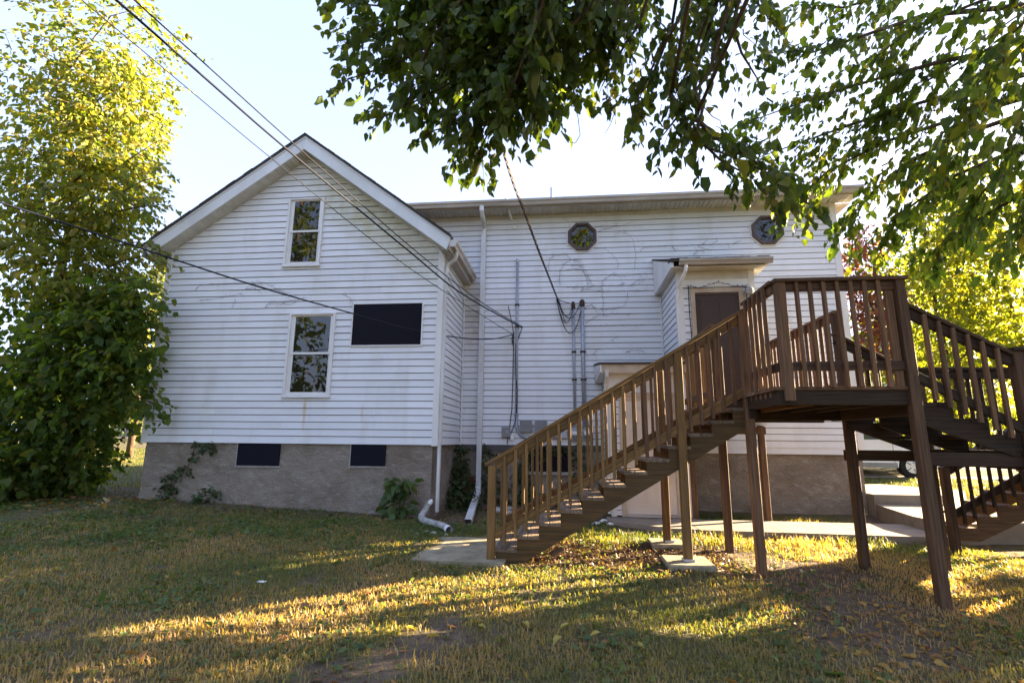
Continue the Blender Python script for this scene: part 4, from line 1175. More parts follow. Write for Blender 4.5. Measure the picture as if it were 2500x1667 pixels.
for i in range(26):
    a = i / 25; x = 10.17 + a * 1.03; z = 2.90 - .04 * math.sin(a * 9) + .02 * rnd.random()
    st.tube([(x - .03, VY - .06, z), (x, VY - .07, z - .006), (x + .03, VY - .06, z + .003)], .005, 4)
    if i % 2: st.tube([(x, VY - .07, z), (x + .015, VY - .08, z + .03 * rnd.uniform(-1, 1))], .007, 4)
st.tube([(10.18, VY - .05, 2.9), (10.175, VY - .05, 2.4), (10.19, VY - .05, 1.9), (10.17, VY - .05, 1.5)], .008, 4).tube([(11.18, VY - .05, 2.86), (11.20, VY - .05, 2.6), (11.19, VY - .05, 2.2)], .008, 4)
tag(st.build("string_lights", M['cable']), "dark strand of small lights strung over the upper door", "string lights")
lp = thing("porch_lamp", "small round lamp beside the upper door head", "lamp", (11.21, VY, 2.72))
MB().tube([(11.215, VY - .001, 2.78), (11.215, VY - .05, 2.78), (11.215, VY - .14, 2.76)], [.03, .055, .082], 12).build("shade", M['box'], lp, smooth=True)
MB().tube([(11.215, VY - .141, 2.76), (11.215, VY - .15, 2.758)], [.066, .05], 12).build("lens", M['meter'], lp)

# dead creepers stuck to the siding
def vine(name, lines, y, lab, r=.0055, spur=1.0):
    m_ = MB()
    for ln in lines:
        P = sagged([(p[0] + rnd.gauss(0, .004), y - .004, p[1]) for p in ln])
        P = [Vector((p[0] + rnd.gauss(0, .006), y - .004 - .006 * rnd.random(), p[2] + rnd.gauss(0, .006))) for p in P]
        m_.tube(P, [r * (1 - .55 * i / len(P)) for i in range(len(P))], 3)
        for i in range(1, len(P) - 1):
            if rnd.random() < .5 * spur:
                d = (P[i + 1] - P[i]).normalized(); a = rnd.choice((-1, 1)) * rnd.uniform(.5, 1.2)
                q = Vector((d.x * math.cos(a) - d.z * math.sin(a), 0, d.x * math.sin(a) + d.z * math.cos(a)))
                L = rnd.uniform(.03, .12)
                m_.tube([P[i], P[i] + q * L * .5 + Vector((0, 0, .008)), P[i] + q * L], [r * .55, r * .45, r * .3], 3)
    return tag(m_.build(name, M['twig']), lab, "dead vine", "dead creepers on the siding")
VM = [[[7.58, 3.82], [7.58, 4.0], [7.67, 4.16], [7.93, 4.18], [8.11, 4.06], [8.31, 4.04]], [[7.82, 3.46], [7.82, 3.73], [7.9, 3.94], [8.11, 4.06], [8.28, 3.94], [8.43, 3.71], [8.52, 3.47], [8.69, 3.31]], [[7.95, 3.42], [8.17, 3.42], [8.47, 3.42], [8.77, 3.43], [9.12, 3.43], [9.41, 3.43], [9.68, 3.52]], [[8.29, 3.29], [8.32, 3.37], [8.52, 3.34], [8.72, 3.31], [9.11, 3.3], [9.4, 3.3], [9.7, 3.3]], [[8.75, 3.55], [8.74, 3.31], [8.76, 3.03], [8.75, 2.74]], [[8.75, 3.55], [8.9, 3.66], [9.03, 3.75]], [[9.34, 3.43], [9.51, 3.53], [9.66, 3.55]], [[9.12, 3.45], [9.22, 3.51]], [[8.97, 3.66], [9.47, 3.67], [9.71, 3.69]], [[7.97, 3.83], [8.18, 3.84], [8.33, 3.79], [8.52, 3.5]], [[8.05, 3.91], [8.28, 3.9], [8.4, 3.61], [8.42, 3.42]], [[9.28, 3.27], [9.29, 3.07]]]
VO = [[[9.08, 3.83], [9.1, 3.96], [8.96, 4.18], [8.82, 4.29], [8.59, 4.3]], [[9.46, 3.82], [9.48, 4.0], [9.49, 4.24], [9.43, 4.51], [9.3, 4.65], [9.1, 4.66], [9.01, 4.55], [8.72, 4.59]], [[8.56, 4.82], [8.75, 4.82], [8.85, 4.75], [9.01, 4.81], [9.14, 4.9]], [[8.66, 4.71], [8.96, 4.8], [9.23, 4.83], [9.49, 4.93]], [[8.06, 4.83], [8.02, 4.97], [7.91, 5.05]]]
VL = [[[8.31, 2.9], [8.46, 3.01], [8.56, 2.95], [8.63, 2.82]], [[8.68, 2.91], [9.07, 2.92], [9.27, 3.03]], [[8.75, 2.79], [8.8, 2.79], [9.1, 2.8], [9.44, 2.79]], [[8.36, 2.6], [8.61, 2.75], [8.75, 2.79]], [[8.35, 2.54], [8.9, 2.54], [9.6, 2.55]], [[8.1, 2.45], [8.3, 2.52]], [[8.9, 2.2], [9.05, 2.3]], [[9.2, 1.95], [9.35, 2.0], [9.6, 1.98]], [[8.5, 1.9], [8.62, 2.05]]]
VR = [[[9.57, 4.18], [9.68, 4.29], [9.93, 4.3], [10.6, 4.32], [11.16, 4.32], [11.49, 4.32]], [[10.72, 4.08], [10.82, 4.18], [10.91, 4.18]], [[10.91, 4.33], [11.05, 4.42]], [[11.14, 4.33], [11.25, 4.4]], [[11.57, 4.31], [11.76, 4.41]], [[10.29, 4.29], [10.37, 4.18]], [[10.82, 4.3], [11.1, 4.17]]]
VW = [[[.68, 2.93], [.75, 3.03], [1.11, 3.06], [1.77, 3.07], [2.09, 3.06], [2.57, 2.83], [2.8, 2.76]], [[.79, 2.74], [1.02, 2.75], [1.47, 2.82], [1.66, 2.86]], [[1.5, 2.57], [1.54, 2.75]], [[1.72, 2.94], [1.91, 2.94], [2.09, 2.84]], [[1.87, 3.06], [2.1, 2.96], [2.43, 2.89], [2.6, 2.81]], [[2.18, 2.55], [2.24, 2.63], [2.46, 2.64], [2.77, 2.7], [3.02, 2.75]], [[3.72, 2.79], [3.87, 2.71], [3.96, 2.58]], [[2.49, 2.64], [2.65, 2.61], [2.81, 2.67]]]
vine("dead_vine", VM, YW, "densest dead creeper spread over the middle of the back wall", .004)
vine("dead_vine", VO, YW, "thin dead tendrils arching beside the first octagonal window", .003, .5)
vine("dead_vine", VL, YW, "dead creeper scraps by the twin conduits", .0045)
vine("dead_vine", VR, YW, "long dead tendril above the upper porch roof", .0045, .5)
vine("dead_vine", VW, -.02, "wispy dead creeper on the gable wall above the lower window", .0038, .8)
# ------------------------------------------------------------------ trees and plants
def plant(name, label, cat, base, clumps, n, leaf, m, trunk=None, limbs=None, group=None, per=7, twig=.45, fine=False, droop=.35, trunk_r=.12, branches=None, sub=9, wood='bark', wl=.62, ang=.8):
    """a tree or shrub: tapered trunk with limbs to every clump, and a crown of leaves set along twigs"""
    base = Vector(base)
    t = thing(name, label, cat, base, group)
    tb = MB(); tw = MB()
    if trunk:
        pts = [Vector(p) for p in trunk]
        tb.tube(pts, [trunk_r * (1 - .65 * i / (len(pts) - 1)) for i in range(len(pts))], 8)
        for c in (clumps or []):
            cc = Vector(c[:3]); best = min(pts, key=lambda p: (p - cc).length + (1.5 if p.z > cc.z else 0))
            mid = best.lerp(cc, .5) + Vector((rnd.gauss(0, .12), rnd.gauss(0, .12), .12))
            tb.tube([best, mid, cc], [trunk_r * .35, trunk_r * .22, trunk_r * .08], 5)
    P_, A_, N_, L_, T_ = [], [], [], [], []
    if clumps:
        st, dr, ln, P, A, N, L, T, ends = crown_leaves(clumps, n, leaf, per=per, twig=twig, droop=droop)
        P_.append(P); A_.append(A); N_.append(N); L_.append(L); T_.append(T)
        twig_tubes(tw, st, ends, max(1, len(st) // 500), .007)
    if branches:
        limb_tubes(tb, branches, .022, .006)
        st, dr, ln, P, A, N, L, T, ends = foliage_on_branches(branches, sub, leaf, per, twig, droop, .12, ang)
        P_.append(P); A_.append(A); N_.append(N); L_.append(L); T_.append(T)
        twig_tubes(tw, st, ends, 1, .0045)
    for a_, b_ in (limbs or []): tb.tube([a_, (Vector(a_).lerp(Vector(b_), .55) + Vector((0, 0, .1))), b_], [.05, .035, .022], 5)
    if tb.v: tb.build("trunk" if trunk else "branches", M[wood], t, smooth=True)
    if tw.v: tag(tw.build("twigs", M[wood], t), kind="stuff")
    P, A, N, L, T = (np.concatenate(x) for x in (P_, A_, N_, L_, T_))
    me = leaves_mesh("crown", P - np.array(base), A, N, L, L * wl * (.85 + .3 * rs.rand(len(L))), T, fine)
    link("crown", me, M[m], t, base)
    return t

T2B = [[[8.41, -5.1, 5.15], [7.26, -4.87, 4.44], [6.42, -4.7, 4.13], [5.77, -4.65, 4.03]], [[8.22, -5.13, 4.68], [7.08, -4.9, 3.93], [6.36, -4.72, 3.7], [5.8, -4.66, 3.59]], [[8.21, -5.18, 4.4], [7.47, -4.91, 3.71], [6.82, -4.72, 3.4], [6.2, -4.64, 3.17]], [[8.67, -5.11, 4.3], [8.02, -4.96, 3.74], [7.61, -4.84, 3.42], [7.3, -4.7, 3.04], [7.08, -4.55, 2.71]], [[8.66, -4.76, 4.61], [8.23, -4.55, 3.83], [7.91, -4.42, 3.55], [7.72, -4.4, 3.31]], [[7.65, -4.82, 4.89], [6.91, -4.72, 4.5], [6.22, -4.67, 4.38], [5.64, -4.65, 4.52]], [[9.45, -5.18, 4.05], [9.27, -4.99, 3.52], [9.21, -4.84, 3.25], [9.07, -4.81, 3.04], [9.14, -4.78, 2.88], [9.09, -4.74, 2.67], [9.23, -4.69, 2.51], [9.49, -4.64, 2.39], [9.79, -4.58, 2.24], [10.07, -4.5, 1.99]], [[9.22, -4.85, 4.35], [8.86, -4.68, 3.8], [8.71, -4.53, 3.49], [8.62, -4.48, 3.19]], [[9.63, -4.54, 4.55], [9.17, -4.35, 3.84], [9.0, -4.29, 3.48]], [[9.27, -4.99, 4.06], [9.3, -4.89, 3.53], [9.58, -4.8, 3.27], [9.65, -4.78, 3.17]], [[8.89, -4.36, 4.78], [8.4, -4.15, 4.48], [8.05, -4.04, 4.29]], [[7.61, -4.2, 5.35], [7.13, -4.0, 4.62], [6.8, -3.95, 4.16]], [[8.08, -3.66, 6.01], [7.46, -3.57, 5.22], [6.96, -3.53, 4.72]], [[7.85, -5.42, 3.87], [7.68, -5.25, 3.43], [7.53, -5.1, 3.13], [7.42, -5.06, 2.89]], [[8.53, -3.93, 5.54], [7.96, -3.85, 4.8], [7.72, -3.75, 4.19]], [[7.41, -4.49, 5.15], [6.65, -4.36, 4.63], [6.25, -4.35, 4.33]], [[9.19, -4.18, 5.09], [8.67, -4.03, 4.56], [8.49, -4.0, 4.29]], [[8.87, -4.8, 2.86], [9.08, -4.72, 2.56], [9.36, -4.64, 2.3], [9.61, -4.59, 2.2]], [[8.67, -4.62, 3.39], [8.91, -4.6, 2.91], [9.07, -4.63, 2.6]], [[7.29, -5.07, 4.4], [6.7, -4.9, 3.74], [6.54, -4.85, 3.4], [6.5, -4.82, 3.22]], [[7.61, -4.84, 3.42], [7.18, -4.74, 3.22], [6.85, -4.64, 3.02], [6.7, -4.65, 2.98]], [[7.3, -4.7, 3.04], [6.99, -4.7, 2.88], [6.91, -4.68, 2.73]]]
T3B = [[[11.62, -3.99, 4.43], [11.1, -3.83, 4.37], [10.68, -3.67, 4.35], [10.38, -3.62, 4.44]], [[11.67, -4.07, 3.82], [11.13, -3.83, 3.83], [10.58, -3.57, 3.81], [10.12, -3.5, 3.69]], [[11.91, -3.81, 3.64], [11.38, -3.55, 3.62], [10.76, -3.29, 3.53], [10.23, -3.13, 3.42]], [[11.97, -3.56, 3.47], [11.44, -3.4, 3.37], [11.0, -3.1, 3.21], [10.71, -2.99, 2.97]], [[12.03, -3.71, 3.23], [11.73, -3.42, 3.14], [11.46, -3.1, 2.93], [11.24, -2.86, 2.64]], [[12.1, -4.03, 2.8], [11.86, -3.74, 2.76], [11.72, -3.33, 2.66], [11.55, -2.98, 2.37]], [[12.33, -4.15, 2.47], [12.27, -3.74, 2.43], [12.09, -3.42, 2.31], [11.94, -3.2, 2.13]], [[12.46, -4.29, 2.23], [12.42, -3.97, 2.14], [12.38, -3.65, 2.03]], [[12.12, -4.42, 3.71], [11.92, -4.15, 3.83], [11.65, -3.86, 3.76], [11.4, -3.64, 3.55]], [[11.92, -4.72, 3.07], [11.77, -4.43, 3.09], [11.63, -4.12, 2.98], [11.5, -3.88, 2.74]], [[11.85, -4.93, 2.54], [11.72, -4.73, 2.5], [11.59, -4.51, 2.34], [11.54, -4.27, 2.16]], [[12.16, -4.7, 4.12], [11.84, -4.43, 4.16], [11.48, -4.17, 4.18], [11.19, -3.97, 4.05]], [[12.21, -3.86, 5.11], [11.68, -3.7, 5.03], [11.16, -3.55, 5.01], [10.78, -3.42, 5.22]], [[11.5, -5.37, 3.04], [11.3, -5.28, 2.98], [11.16, -5.07, 2.88], [11.02, -4.95, 2.69]], [[11.36, -5.62, 3.15], [11.2, -5.51, 3.04], [11.03, -5.4, 2.9]], [[11.41, -5.49, 2.56], [11.28, -5.38, 2.46], [11.17, -5.26, 2.26]], [[11.81, -4.98, 2.24], [11.75, -4.76, 2.13], [11.74, -4.51, 1.92]]]
T2R = [[[8.83, -4.62, 4.54], [8.68, -4.46, 4.15], [8.45, -4.33, 3.87], [8.32, -4.29, 3.62]], [[9.15, -4.84, 4.27], [8.98, -4.69, 3.91], [8.8, -4.55, 3.65], [8.65, -4.5, 3.3]], [[8.99, -4.52, 4.08], [8.82, -4.45, 3.64], [8.59, -4.32, 3.39], [8.61, -4.29, 3.26]], [[9.41, -4.9, 4.19], [9.19, -4.84, 3.75], [9.08, -4.79, 3.43], [8.95, -4.66, 3.21]], [[9.52, -4.97, 4.1], [9.41, -4.9, 3.67], [9.48, -4.85, 3.43], [9.62, -4.79, 3.2]], [[9.22, -4.72, 3.69], [9.1, -4.66, 3.32], [8.95, -4.61, 2.99], [8.83, -4.59, 2.84]], [[8.89, -4.72, 3.0], [9.07, -4.64, 2.67], [9.29, -4.66, 2.37], [9.54, -4.61, 2.23]], [[9.08, -4.75, 2.72], [9.36, -4.67, 2.48], [9.61, -4.62, 2.34], [9.89, -4.53, 2.06]], [[9.52, -4.31, 4.91], [9.31, -4.25, 4.45], [9.24, -4.11, 4.23]], [[8.75, -4.23, 5.08], [8.66, -4.15, 4.65], [8.61, -4.1, 4.35]], [[9.86, -4.43, 4.64], [9.86, -4.38, 4.36], [9.98, -4.33, 4.21]]]
LTB = [[[-2.3, -0.29, 4.57], [-1.2, -0.5, 5.22], [-0.45, -0.69, 5.52], [0.07, -0.78, 5.74]], [[-2.05, -0.23, 3.88], [-0.95, -0.49, 4.77], [-0.29, -0.58, 5.04], [0.19, -0.63, 5.08]], [[-2.21, -0.31, 4.2], [-1.03, -0.44, 4.45], [-0.38, -0.48, 4.53], [0.14, -0.53, 4.53]], [[-2.58, -0.35, 6.31], [-1.79, -0.5, 6.93], [-1.19, -0.58, 7.16], [-0.81, -0.64, 7.18]], [[-2.93, -0.47, 7.22], [-2.23, -0.56, 8.08], [-1.61, -0.65, 8.86], [-1.0, -0.62, 9.03]], [[-2.13, -0.41, 5.78], [-1.45, -0.51, 6.14], [-1.11, -0.61, 6.33]], [[-1.87, -0.24, 3.52], [-0.87, -0.39, 3.77], [-0.3, -0.44, 3.82], [0.01, -0.45, 3.55]], [[-2.13, -0.38, 5.15], [-1.45, -0.49, 5.51], [-0.95, -0.54, 5.54]], [[-1.52, -0.32, 3.06], [-0.71, -0.4, 3.43], [-0.15, -0.46, 3.51], [0.21, -0.5, 3.36]]]
BSB = [[[-1.53, -0.15, 2.19], [-0.46, -0.42, 2.59], [0.4, -0.65, 2.67], [0.9, -0.76, 2.51]], [[-1.28, -0.19, 2.01], [-0.22, -0.43, 2.26], [0.48, -0.58, 2.37]], [[-1.11, -0.14, 1.37], [-0.15, -0.4, 1.64], [0.51, -0.52, 1.54]], [[-1.2, -0.03, 0.75], [-0.15, -0.25, 0.89], [0.69, -0.43, 0.69], [0.85, -0.48, 0.54]], [[-1.19, -0.09, 1.06], [-0.23, -0.32, 1.19], [0.54, -0.42, 1.1]], [[-1.27, 0.01, -0.02], [-0.47, -0.09, -0.09], [0.0, -0.15, -0.2]], [[-1.78, -0.17, 2.69], [-0.7, -0.42, 3.0], [0.02, -0.55, 3.02], [0.48, -0.59, 2.92]], [[-1.59, 0.08, -0.56], [-0.78, -0.04, -0.54], [-0.23, -0.1, -0.46]]]
TWB = [[[7.97, -4.39, 3.43], [8.03, -4.38, 3.37], [8.07, -4.35, 3.25], [8.09, -4.31, 3.07], [8.04, -4.3, 2.99], [7.99, -4.31, 3.0], [7.98, -4.32, 3.05]], [[8.42, -4.42, 3.31], [8.43, -4.41, 3.25], [8.38, -4.39, 3.11], [8.33, -4.38, 3.03]], [[9.08, -4.81, 3.04], [9.22, -4.77, 2.88], [9.29, -4.75, 2.85], [9.3, -4.74, 2.79]], [[8.22, -4.52, 3.68], [8.31, -4.51, 3.66], [8.37, -4.5, 3.64]]]
# the tree that leans over the yard: its trunk stands behind the photographer
BSB = [[(p[0] - .1 * k, p[1], p[2]) for k, p in enumerate(b)] for i, b in enumerate(BSB) if i not in (5, 7)]
T2B[6] = [[p[0], p[1], p[2] + .16 * k / 9] for k, p in enumerate(T2B[6])]
T2R[6] = [[p[0], p[1], p[2] + .16] for p in T2R[6]]; T2R[7] = [[p[0], p[1], p[2] + .17] for p in T2R[7]]
LONG = T2B[6]
T2L = [b for b in T2B if b[-1][0] < 8.2]
F0 = Vector((9.6, -9.6, 4.6))
t2 = plant("overhanging_tree", "dark leafy tree whose boughs hang over the house from above", "tree", (10.6, -12.6, -1.4),
           [(10.5, -12.5, 7.5, 2.6, 2.2, 1.8, 3), (9.0, -10.5, 8.4, 2.0, 1.6, 1.5, 2), (12.4, -11.5, 8.0, 2.0, 1.8, 1.6, 2), (8.4, -12.2, 9.6, 2.0, 1.6, 1.5, 2), (10.8, -12, 10.8, 2.2, 1.8, 1.6, 2), (9.0, -8.3, 7.2, 1.6, 1.3, 1.0, 1.4)],
           9000, .15, 'leaf_mid', trunk=[(10.6, -12.6, -1.6), (10.5, -12.4, 1.0), (10.2, -11.6, 3.2), F0, (9.8, -10.2, 6.4), (10.4, -11.4, 8.6)], trunk_r=.26)
lim = MB()
for b in T2L[:14] + T2R + [LONG]:
    p = Vector(b[0]); q = F0.lerp(p, .55) + Vector((0, 0, .35))
    lim.tube([F0, F0.lerp(q, .5) + Vector((rnd.gauss(0, .12), 0, .1)), q, q.lerp(p, .5) + Vector((rnd.gauss(0, .08), rnd.gauss(0, .08), .04)), p], [.036, .03, .022, .019, .016], 5)
limb_tubes(lim, T2L + T2R + [LONG], .022, .006)
lim.build("bough", M['bark'], t2, smooth=True)
def hang(br, sub, leaf, per, twig, m, extra=None, td=.85):
    st, dr, ln, P, A, N, L, T, ends = foliage_on_branches(br, sub, leaf, per, twig, .5, .15)
    tw = MB(); limb_tubes(tw, TWB if extra else [], .0055, .003, 4); twig_tubes(tw, st, ends, 1, .004)
    tag(tw.build("twigs", M['bark'], t2), kind="stuff")
    if extra:
        P, A, N, L, T = (np.concatenate([u, v]) for u, v in zip((P, A, N, L, T), extra[3:8]))
    me = leaves_mesh("hanging_leaves", P - np.array(F0), A, N, L, L * .62 * (.8 + .4 * rs.rand(len(L))), T * td, True)
    link("hanging_leaves", me, M[m], t2, F0)
core = [(7.1, -4.5, 4.5, .6, .5, .35, 1.6), (7.5, -4.6, 4.0, .6, .45, .4, 2.2), (7.25, -4.75, 3.6, .45, .35, .3, 1.5), (6.8, -4.6, 4.2, .5, .4, .3, 1.2), (7.6, -4.4, 4.7, .7, .5, .4, 1.6), (7.5, -4.7, 3.3, .3, .3, .25, .9), (7.9, -4.7, 4.2, .4, .4, .35, 1.2)]
hang(T2L, 22, .098, 8, .27, 'leaf_dark', crown_leaves(core, 4200, .10, per=8, twig=.32, droop=.5))
hang(T2R, 17, .090, 8, .27, 'leaf_dark', None, 1.0)
hang([LONG], 9, .10, 6, .16, 'leaf_dark')
t3 = plant("yard_tree", "broad green tree reaching in over the wooden landing", "tree", (15.2, -5.6, -1.4),
           [(15.0, -5.2, 5.6, 1.8, 1.6, 1.3, 1.2), (14.0, -4.2, 6.4, 1.5, 1.4, 1.0, 1.0), (15.5, -6.5, 7.0, 2.0, 1.8, 1.4, 1.0)], 2600, .086, 'leaf_mid',
           trunk=[(15.2, -5.6, -1.6), (15.1, -5.5, .8), (14.7, -5.2, 2.6), (14.4, -4.9, 3.8), (14.6, -5.0, 5.6)], trunk_r=.2, branches=T3B, limbs=[((14.6, -5.05, 3.4), b[0]) for b in T3B], sub=23, per=10, twig=.42, fine=True, droop=.6, ang=.5)
plant("yellowing_tree", "tall yellow-green tree rising above the dark bush", "tree", (-2.9, .4, -1.05),
      [(-2.5, .0, 3.7, 1.3, 1.0, .8, 2), (-1.6, -.2, 3.3, .9, .7, .55, 1.4), (-2.9, 0, 4.9, 1.5, 1.1, .9, 2.3), (-1.6, -.3, 4.8, 1.0, .8, .65, 1.6), (-2.7, 0, 6.2, 1.5, 1.2, 1, 2.3), (-1.7, -.3, 6.2, .95, .8, .7, 1.5), (-2.5, 0, 7.5, 1.5, 1.2, .9, 2), (-1.7, -.2, 7.4, .8, .7, .6, 1.0), (-2.2, 0, 8.8, 1.4, 1.2, .9, 1.2)],
      15500, .105, 'leaf_gold', trunk=[(-2.9, .4, -1.3), (-2.8, .35, 1), (-2.7, .25, 3), (-2.5, .1, 5), (-2.4, 0, 7.5)], trunk_r=.13, twig=.5, fine=True, branches=LTB, sub=11)
plant("leafy_bush", "dense dark green bush with broad leaves beside the house corner", "bush", (-1.8, .2, -1.05),
      [(-2.7, .3, -.25, 1.2, .9, .85, 1.7), (-1.95, .05, -.2, .95, .7, .8, 1.7), (-2.7, .3, .9, 1.4, .9, .9, 1.8), (-1.5, -.1, .9, 1.1, .7, .8, 1.7), (-2.3, .2, 2.1, 1.4, .9, .9, 1.8), (-1.2, -.3, 1.9, .9, .6, .65, 1.4), (-.45, -.55, 1.5, .6, .4, .4, .7), (-.55, -.5, 2.3, .6, .4, .35, .6), (-3.4, -.4, .5, .9, .9, 1.3, 1.2), (-2.4, -.7, -.6, .9, .5, .45, .9), (-3.3, -.9, -.5, .9, .7, .6, .9)],
      17000, .108, 'leaf_mid', trunk=[(-1.8, .2, -1.3), (-1.75, .15, .2), (-1.7, .1, 1.6)], trunk_r=.07, twig=.42, fine=True, wl=.85, branches=BSB, sub=12)

def simple_tree(name, label, x, y, h, r, n, leaf, m, zlow, group=None, k=9, tr=.14, cat="tree", wl=.62):
    g = gzf(x, y)
    cl = []
    for i in range(k):
        a = rnd.random() * 6.28; q = rnd.random() ** .5; z = zlow + (h - zlow) * (i + .5) / k
        w = 1 - abs((z - (zlow + .42 * (h - zlow))) / (h - zlow)) * 1.1
        cl.append((x + math.cos(a) * r * q * .62 * max(.25, w), y + math.sin(a) * r * q * .62 * max(.25, w), g + z, r * rnd.uniform(.4, .62) * max(.4, w), r * rnd.uniform(.4, .62) * max(.4, w), (h - zlow) * rnd.uniform(.12, .2), max(.3, w)))
    return plant(name, label, cat, (x, y, g), cl, n, leaf, m, trunk=[(x, y, g - .2), (x + .05, y, g + h * .3), (x - .08, y + .05, g + h * .6), (x, y, g + h * .9)], trunk_r=tr, group=group, twig=.5, per=7, wl=wl)
GB = "trees beyond the house"
simple_tree("background_tree", "small red-tinged tree seen past the house's far corner", 20.2, 11.6, 9.0, 1.7, 5600, .11, 'leaf_red', 4.2, GB, 7)
simple_tree("background_tree", "green shrubby tree just under the red-tinged one", 19.9, 12.6, 5.6, 1.7, 4200, .12, 'leaf_lime', .6, GB, 7)
simple_tree("background_tree", "bright lime-green tree behind the stair's upper landing", 23.4, 13.2, 12.0, 3.5, 22000, .14, 'leaf_lime', .8, GB, 13)
simple_tree("background_tree", "lime-green tree at the picture's edge above the lower landing", 25.4, 12.2, 11.5, 2.6, 13000, .14, 'leaf_lime', 1.0, GB, 10)
simple_tree("background_tree", "yellow-green tree far behind the parked car", 29, 20.5, 12.0, 4.2, 11000, .2, 'leaf_lime', .8, GB, 10)
simple_tree("background_tree", "golden tree glimpsed between the dark bush and the gable wall", -8.7, 9.2, 8.4, 2.0, 6500, .13, 'leaf_gold', 1.6, GB, 10)
simple_tree("background_tree", "pale green tree across the street behind the bush", -13.0, 37.0, 9.0, 3.8, 2600, .35, 'leaf_lime', 1.5, GB, 8)
simple_tree("background_tree", "rounded tree across the street nearest the wire fence", -21.0, 40.0, 8.0, 4.2, 2600, .35, 'leaf_mid', 1.5, GB, 8)
# trees outside the frame: the ones mirrored in the panes and an unseen row added to block the sun
GR = "trees mirrored in the window panes"
for (x, y, h, r, lab) in ((-4.6, -12.5, 15.0, 3.4, "golden tree mirrored in the gable window panes"), (-.2, -15.5, 15, 3.4, "second golden tree mirrored beside the first"), (-9.5, -13, 14, 3.2, "outer golden tree mirrored in the lower panes"), (19.5, -15.5, 11, 3.2, "golden tree mirrored in the far octagonal pane")):
    simple_tree("mirrored_tree", lab, x, y, h, r, 7000, .22, 'leaf_mid', .3, GR, 15)
GS = "unseen trees added to shade the yard"
simple_tree("sun_blocker_tree", "unseen thick tree added to shade the lawn", 19.3, .1, 10.0, 1.7, 5200, .2, 'leaf_mid', .1, GS, 12)
simple_tree("sun_blocker_tree", "unseen thin tree added to let only flecks of sun through", 20.3, -2.6, 9.5, 1.6, 750, .2, 'leaf_mid', .3, GS, 9)
simple_tree("sun_blocker_tree", "unseen broad tree added to block sun beyond the thin one", 21.0, -5.8, 10.0, 2.2, 4200, .2, 'leaf_mid', .2, GS, 11)
simple_tree("sun_blocker_tree", "unseen tall tree with a high crown added to shade the boughs", 24.0, 2.3, 13.5, 2.6, 5200, .22, 'leaf_mid', 6.2, GS, 10)

# young plants and ivy by the walls
g = gzf(5.1, -.22)
plant("sapling", "knee-high green sapling against the grey base wall", "sapling", (5.1, -.22, g), [(5.1, -.24, g + .30, .16, .10, .18, 1), (5.1, -.24, g + .52, .24, .12, .10, 1.2), (5.02, -.26, g + .12, .14, .1, .1, .5)], 190, .14, 'leaf_weed', trunk=[(5.1, -.2, g - .05), (5.1, -.21, g + .3), (5.12, -.24, g + .55)], trunk_r=.014, twig=.10, per=4, fine=True, droop=.15, wood='stem', wl=.62)
plant("corner_shrub", "dark ivy shrub filling the inner corner behind the downspouts", "shrub", (5.85, 1.5, -1.24), [(5.78, 1.45, -.95, .22, .35, .25, 2), (5.76, 1.62, -.62, .14, .2, .22, 1.2), (5.74, 1.75, -.25, .07, .10, .22, .5), (5.95, 1.0, -1.1, .25, .3, .14, 1)], 1500, .055, 'leaf_ivy', trunk=[(5.8, 1.6, -1.3), (5.76, 1.7, -.6), (5.74, 1.8, -.02)], trunk_r=.012, twig=.12, per=5, wood='stem', wl=.8)
plant("wall_ivy", "ivy curtain on the base wall left of the cellar porch", "ivy", (7.4, D, -1.24), [(6.32, D - .02, -.55, .13, .05, .5, 1.4), (6.45, D - .02, -1.0, .22, .06, .22, 1), (7.02, D - .03, -.7, .12, .06, .5, 1.2), (7.5, D - .05, -.12, .45, .06, .1, .8), (8.2, D - .03, -.5, .16, .07, .45, 1.4), (7.2, D - .1, -1.1, .5, .12, .12, 1.1), (8.45, D - .08, -1.05, .25, .15, .16, .8)], 2600, .05, 'leaf_ivy', trunk=[(7.0, D - .01, -1.3), (7.0, D - .02, -.7), (7.05, D - .02, -.1)], trunk_r=.008, twig=.12, per=5, wood='stem', wl=.85)
iv = [[(.62, .02, -1.1), (.66, .0, -.85), (.86, .0, -.58), (1.02, .0, -.36), (1.06, .0, -.10), (1.15, .0, -.02), (1.45, .0, -.03)]]
plant("creeping_vine", "green creeper climbing the wing's base near its corner", "vine", (.65, 0, -1.1), [(.66, -.02, -.95, .12, .05, .12, 1.2), (.72, -.02, -.72, .14, .05, .12, 1.2), (.92, -.02, -.5, .08, .04, .08, .5), (1.25, -.02, -.07, .2, .04, .05, .7), (1.08, -.02, -.25, .08, .04, .1, .4)], 330, .06, 'leaf_ivy', branches=None, trunk=iv[0], trunk_r=.011, twig=.1, per=4, wood='stem', wl=.85)
g = gzf(1.5, -.12)
plant("wall_weed", "small dark weed at the foot of the wing's base wall", "weed", (1.5, -.12, g), [(1.5, -.12, g + .12, .16, .08, .14, 1)], 110, .07, 'leaf_ivy', trunk=[(1.5, -.12, g - .05), (1.5, -.12, g + .15)], trunk_r=.006, twig=.1, per=4, wood='stem')

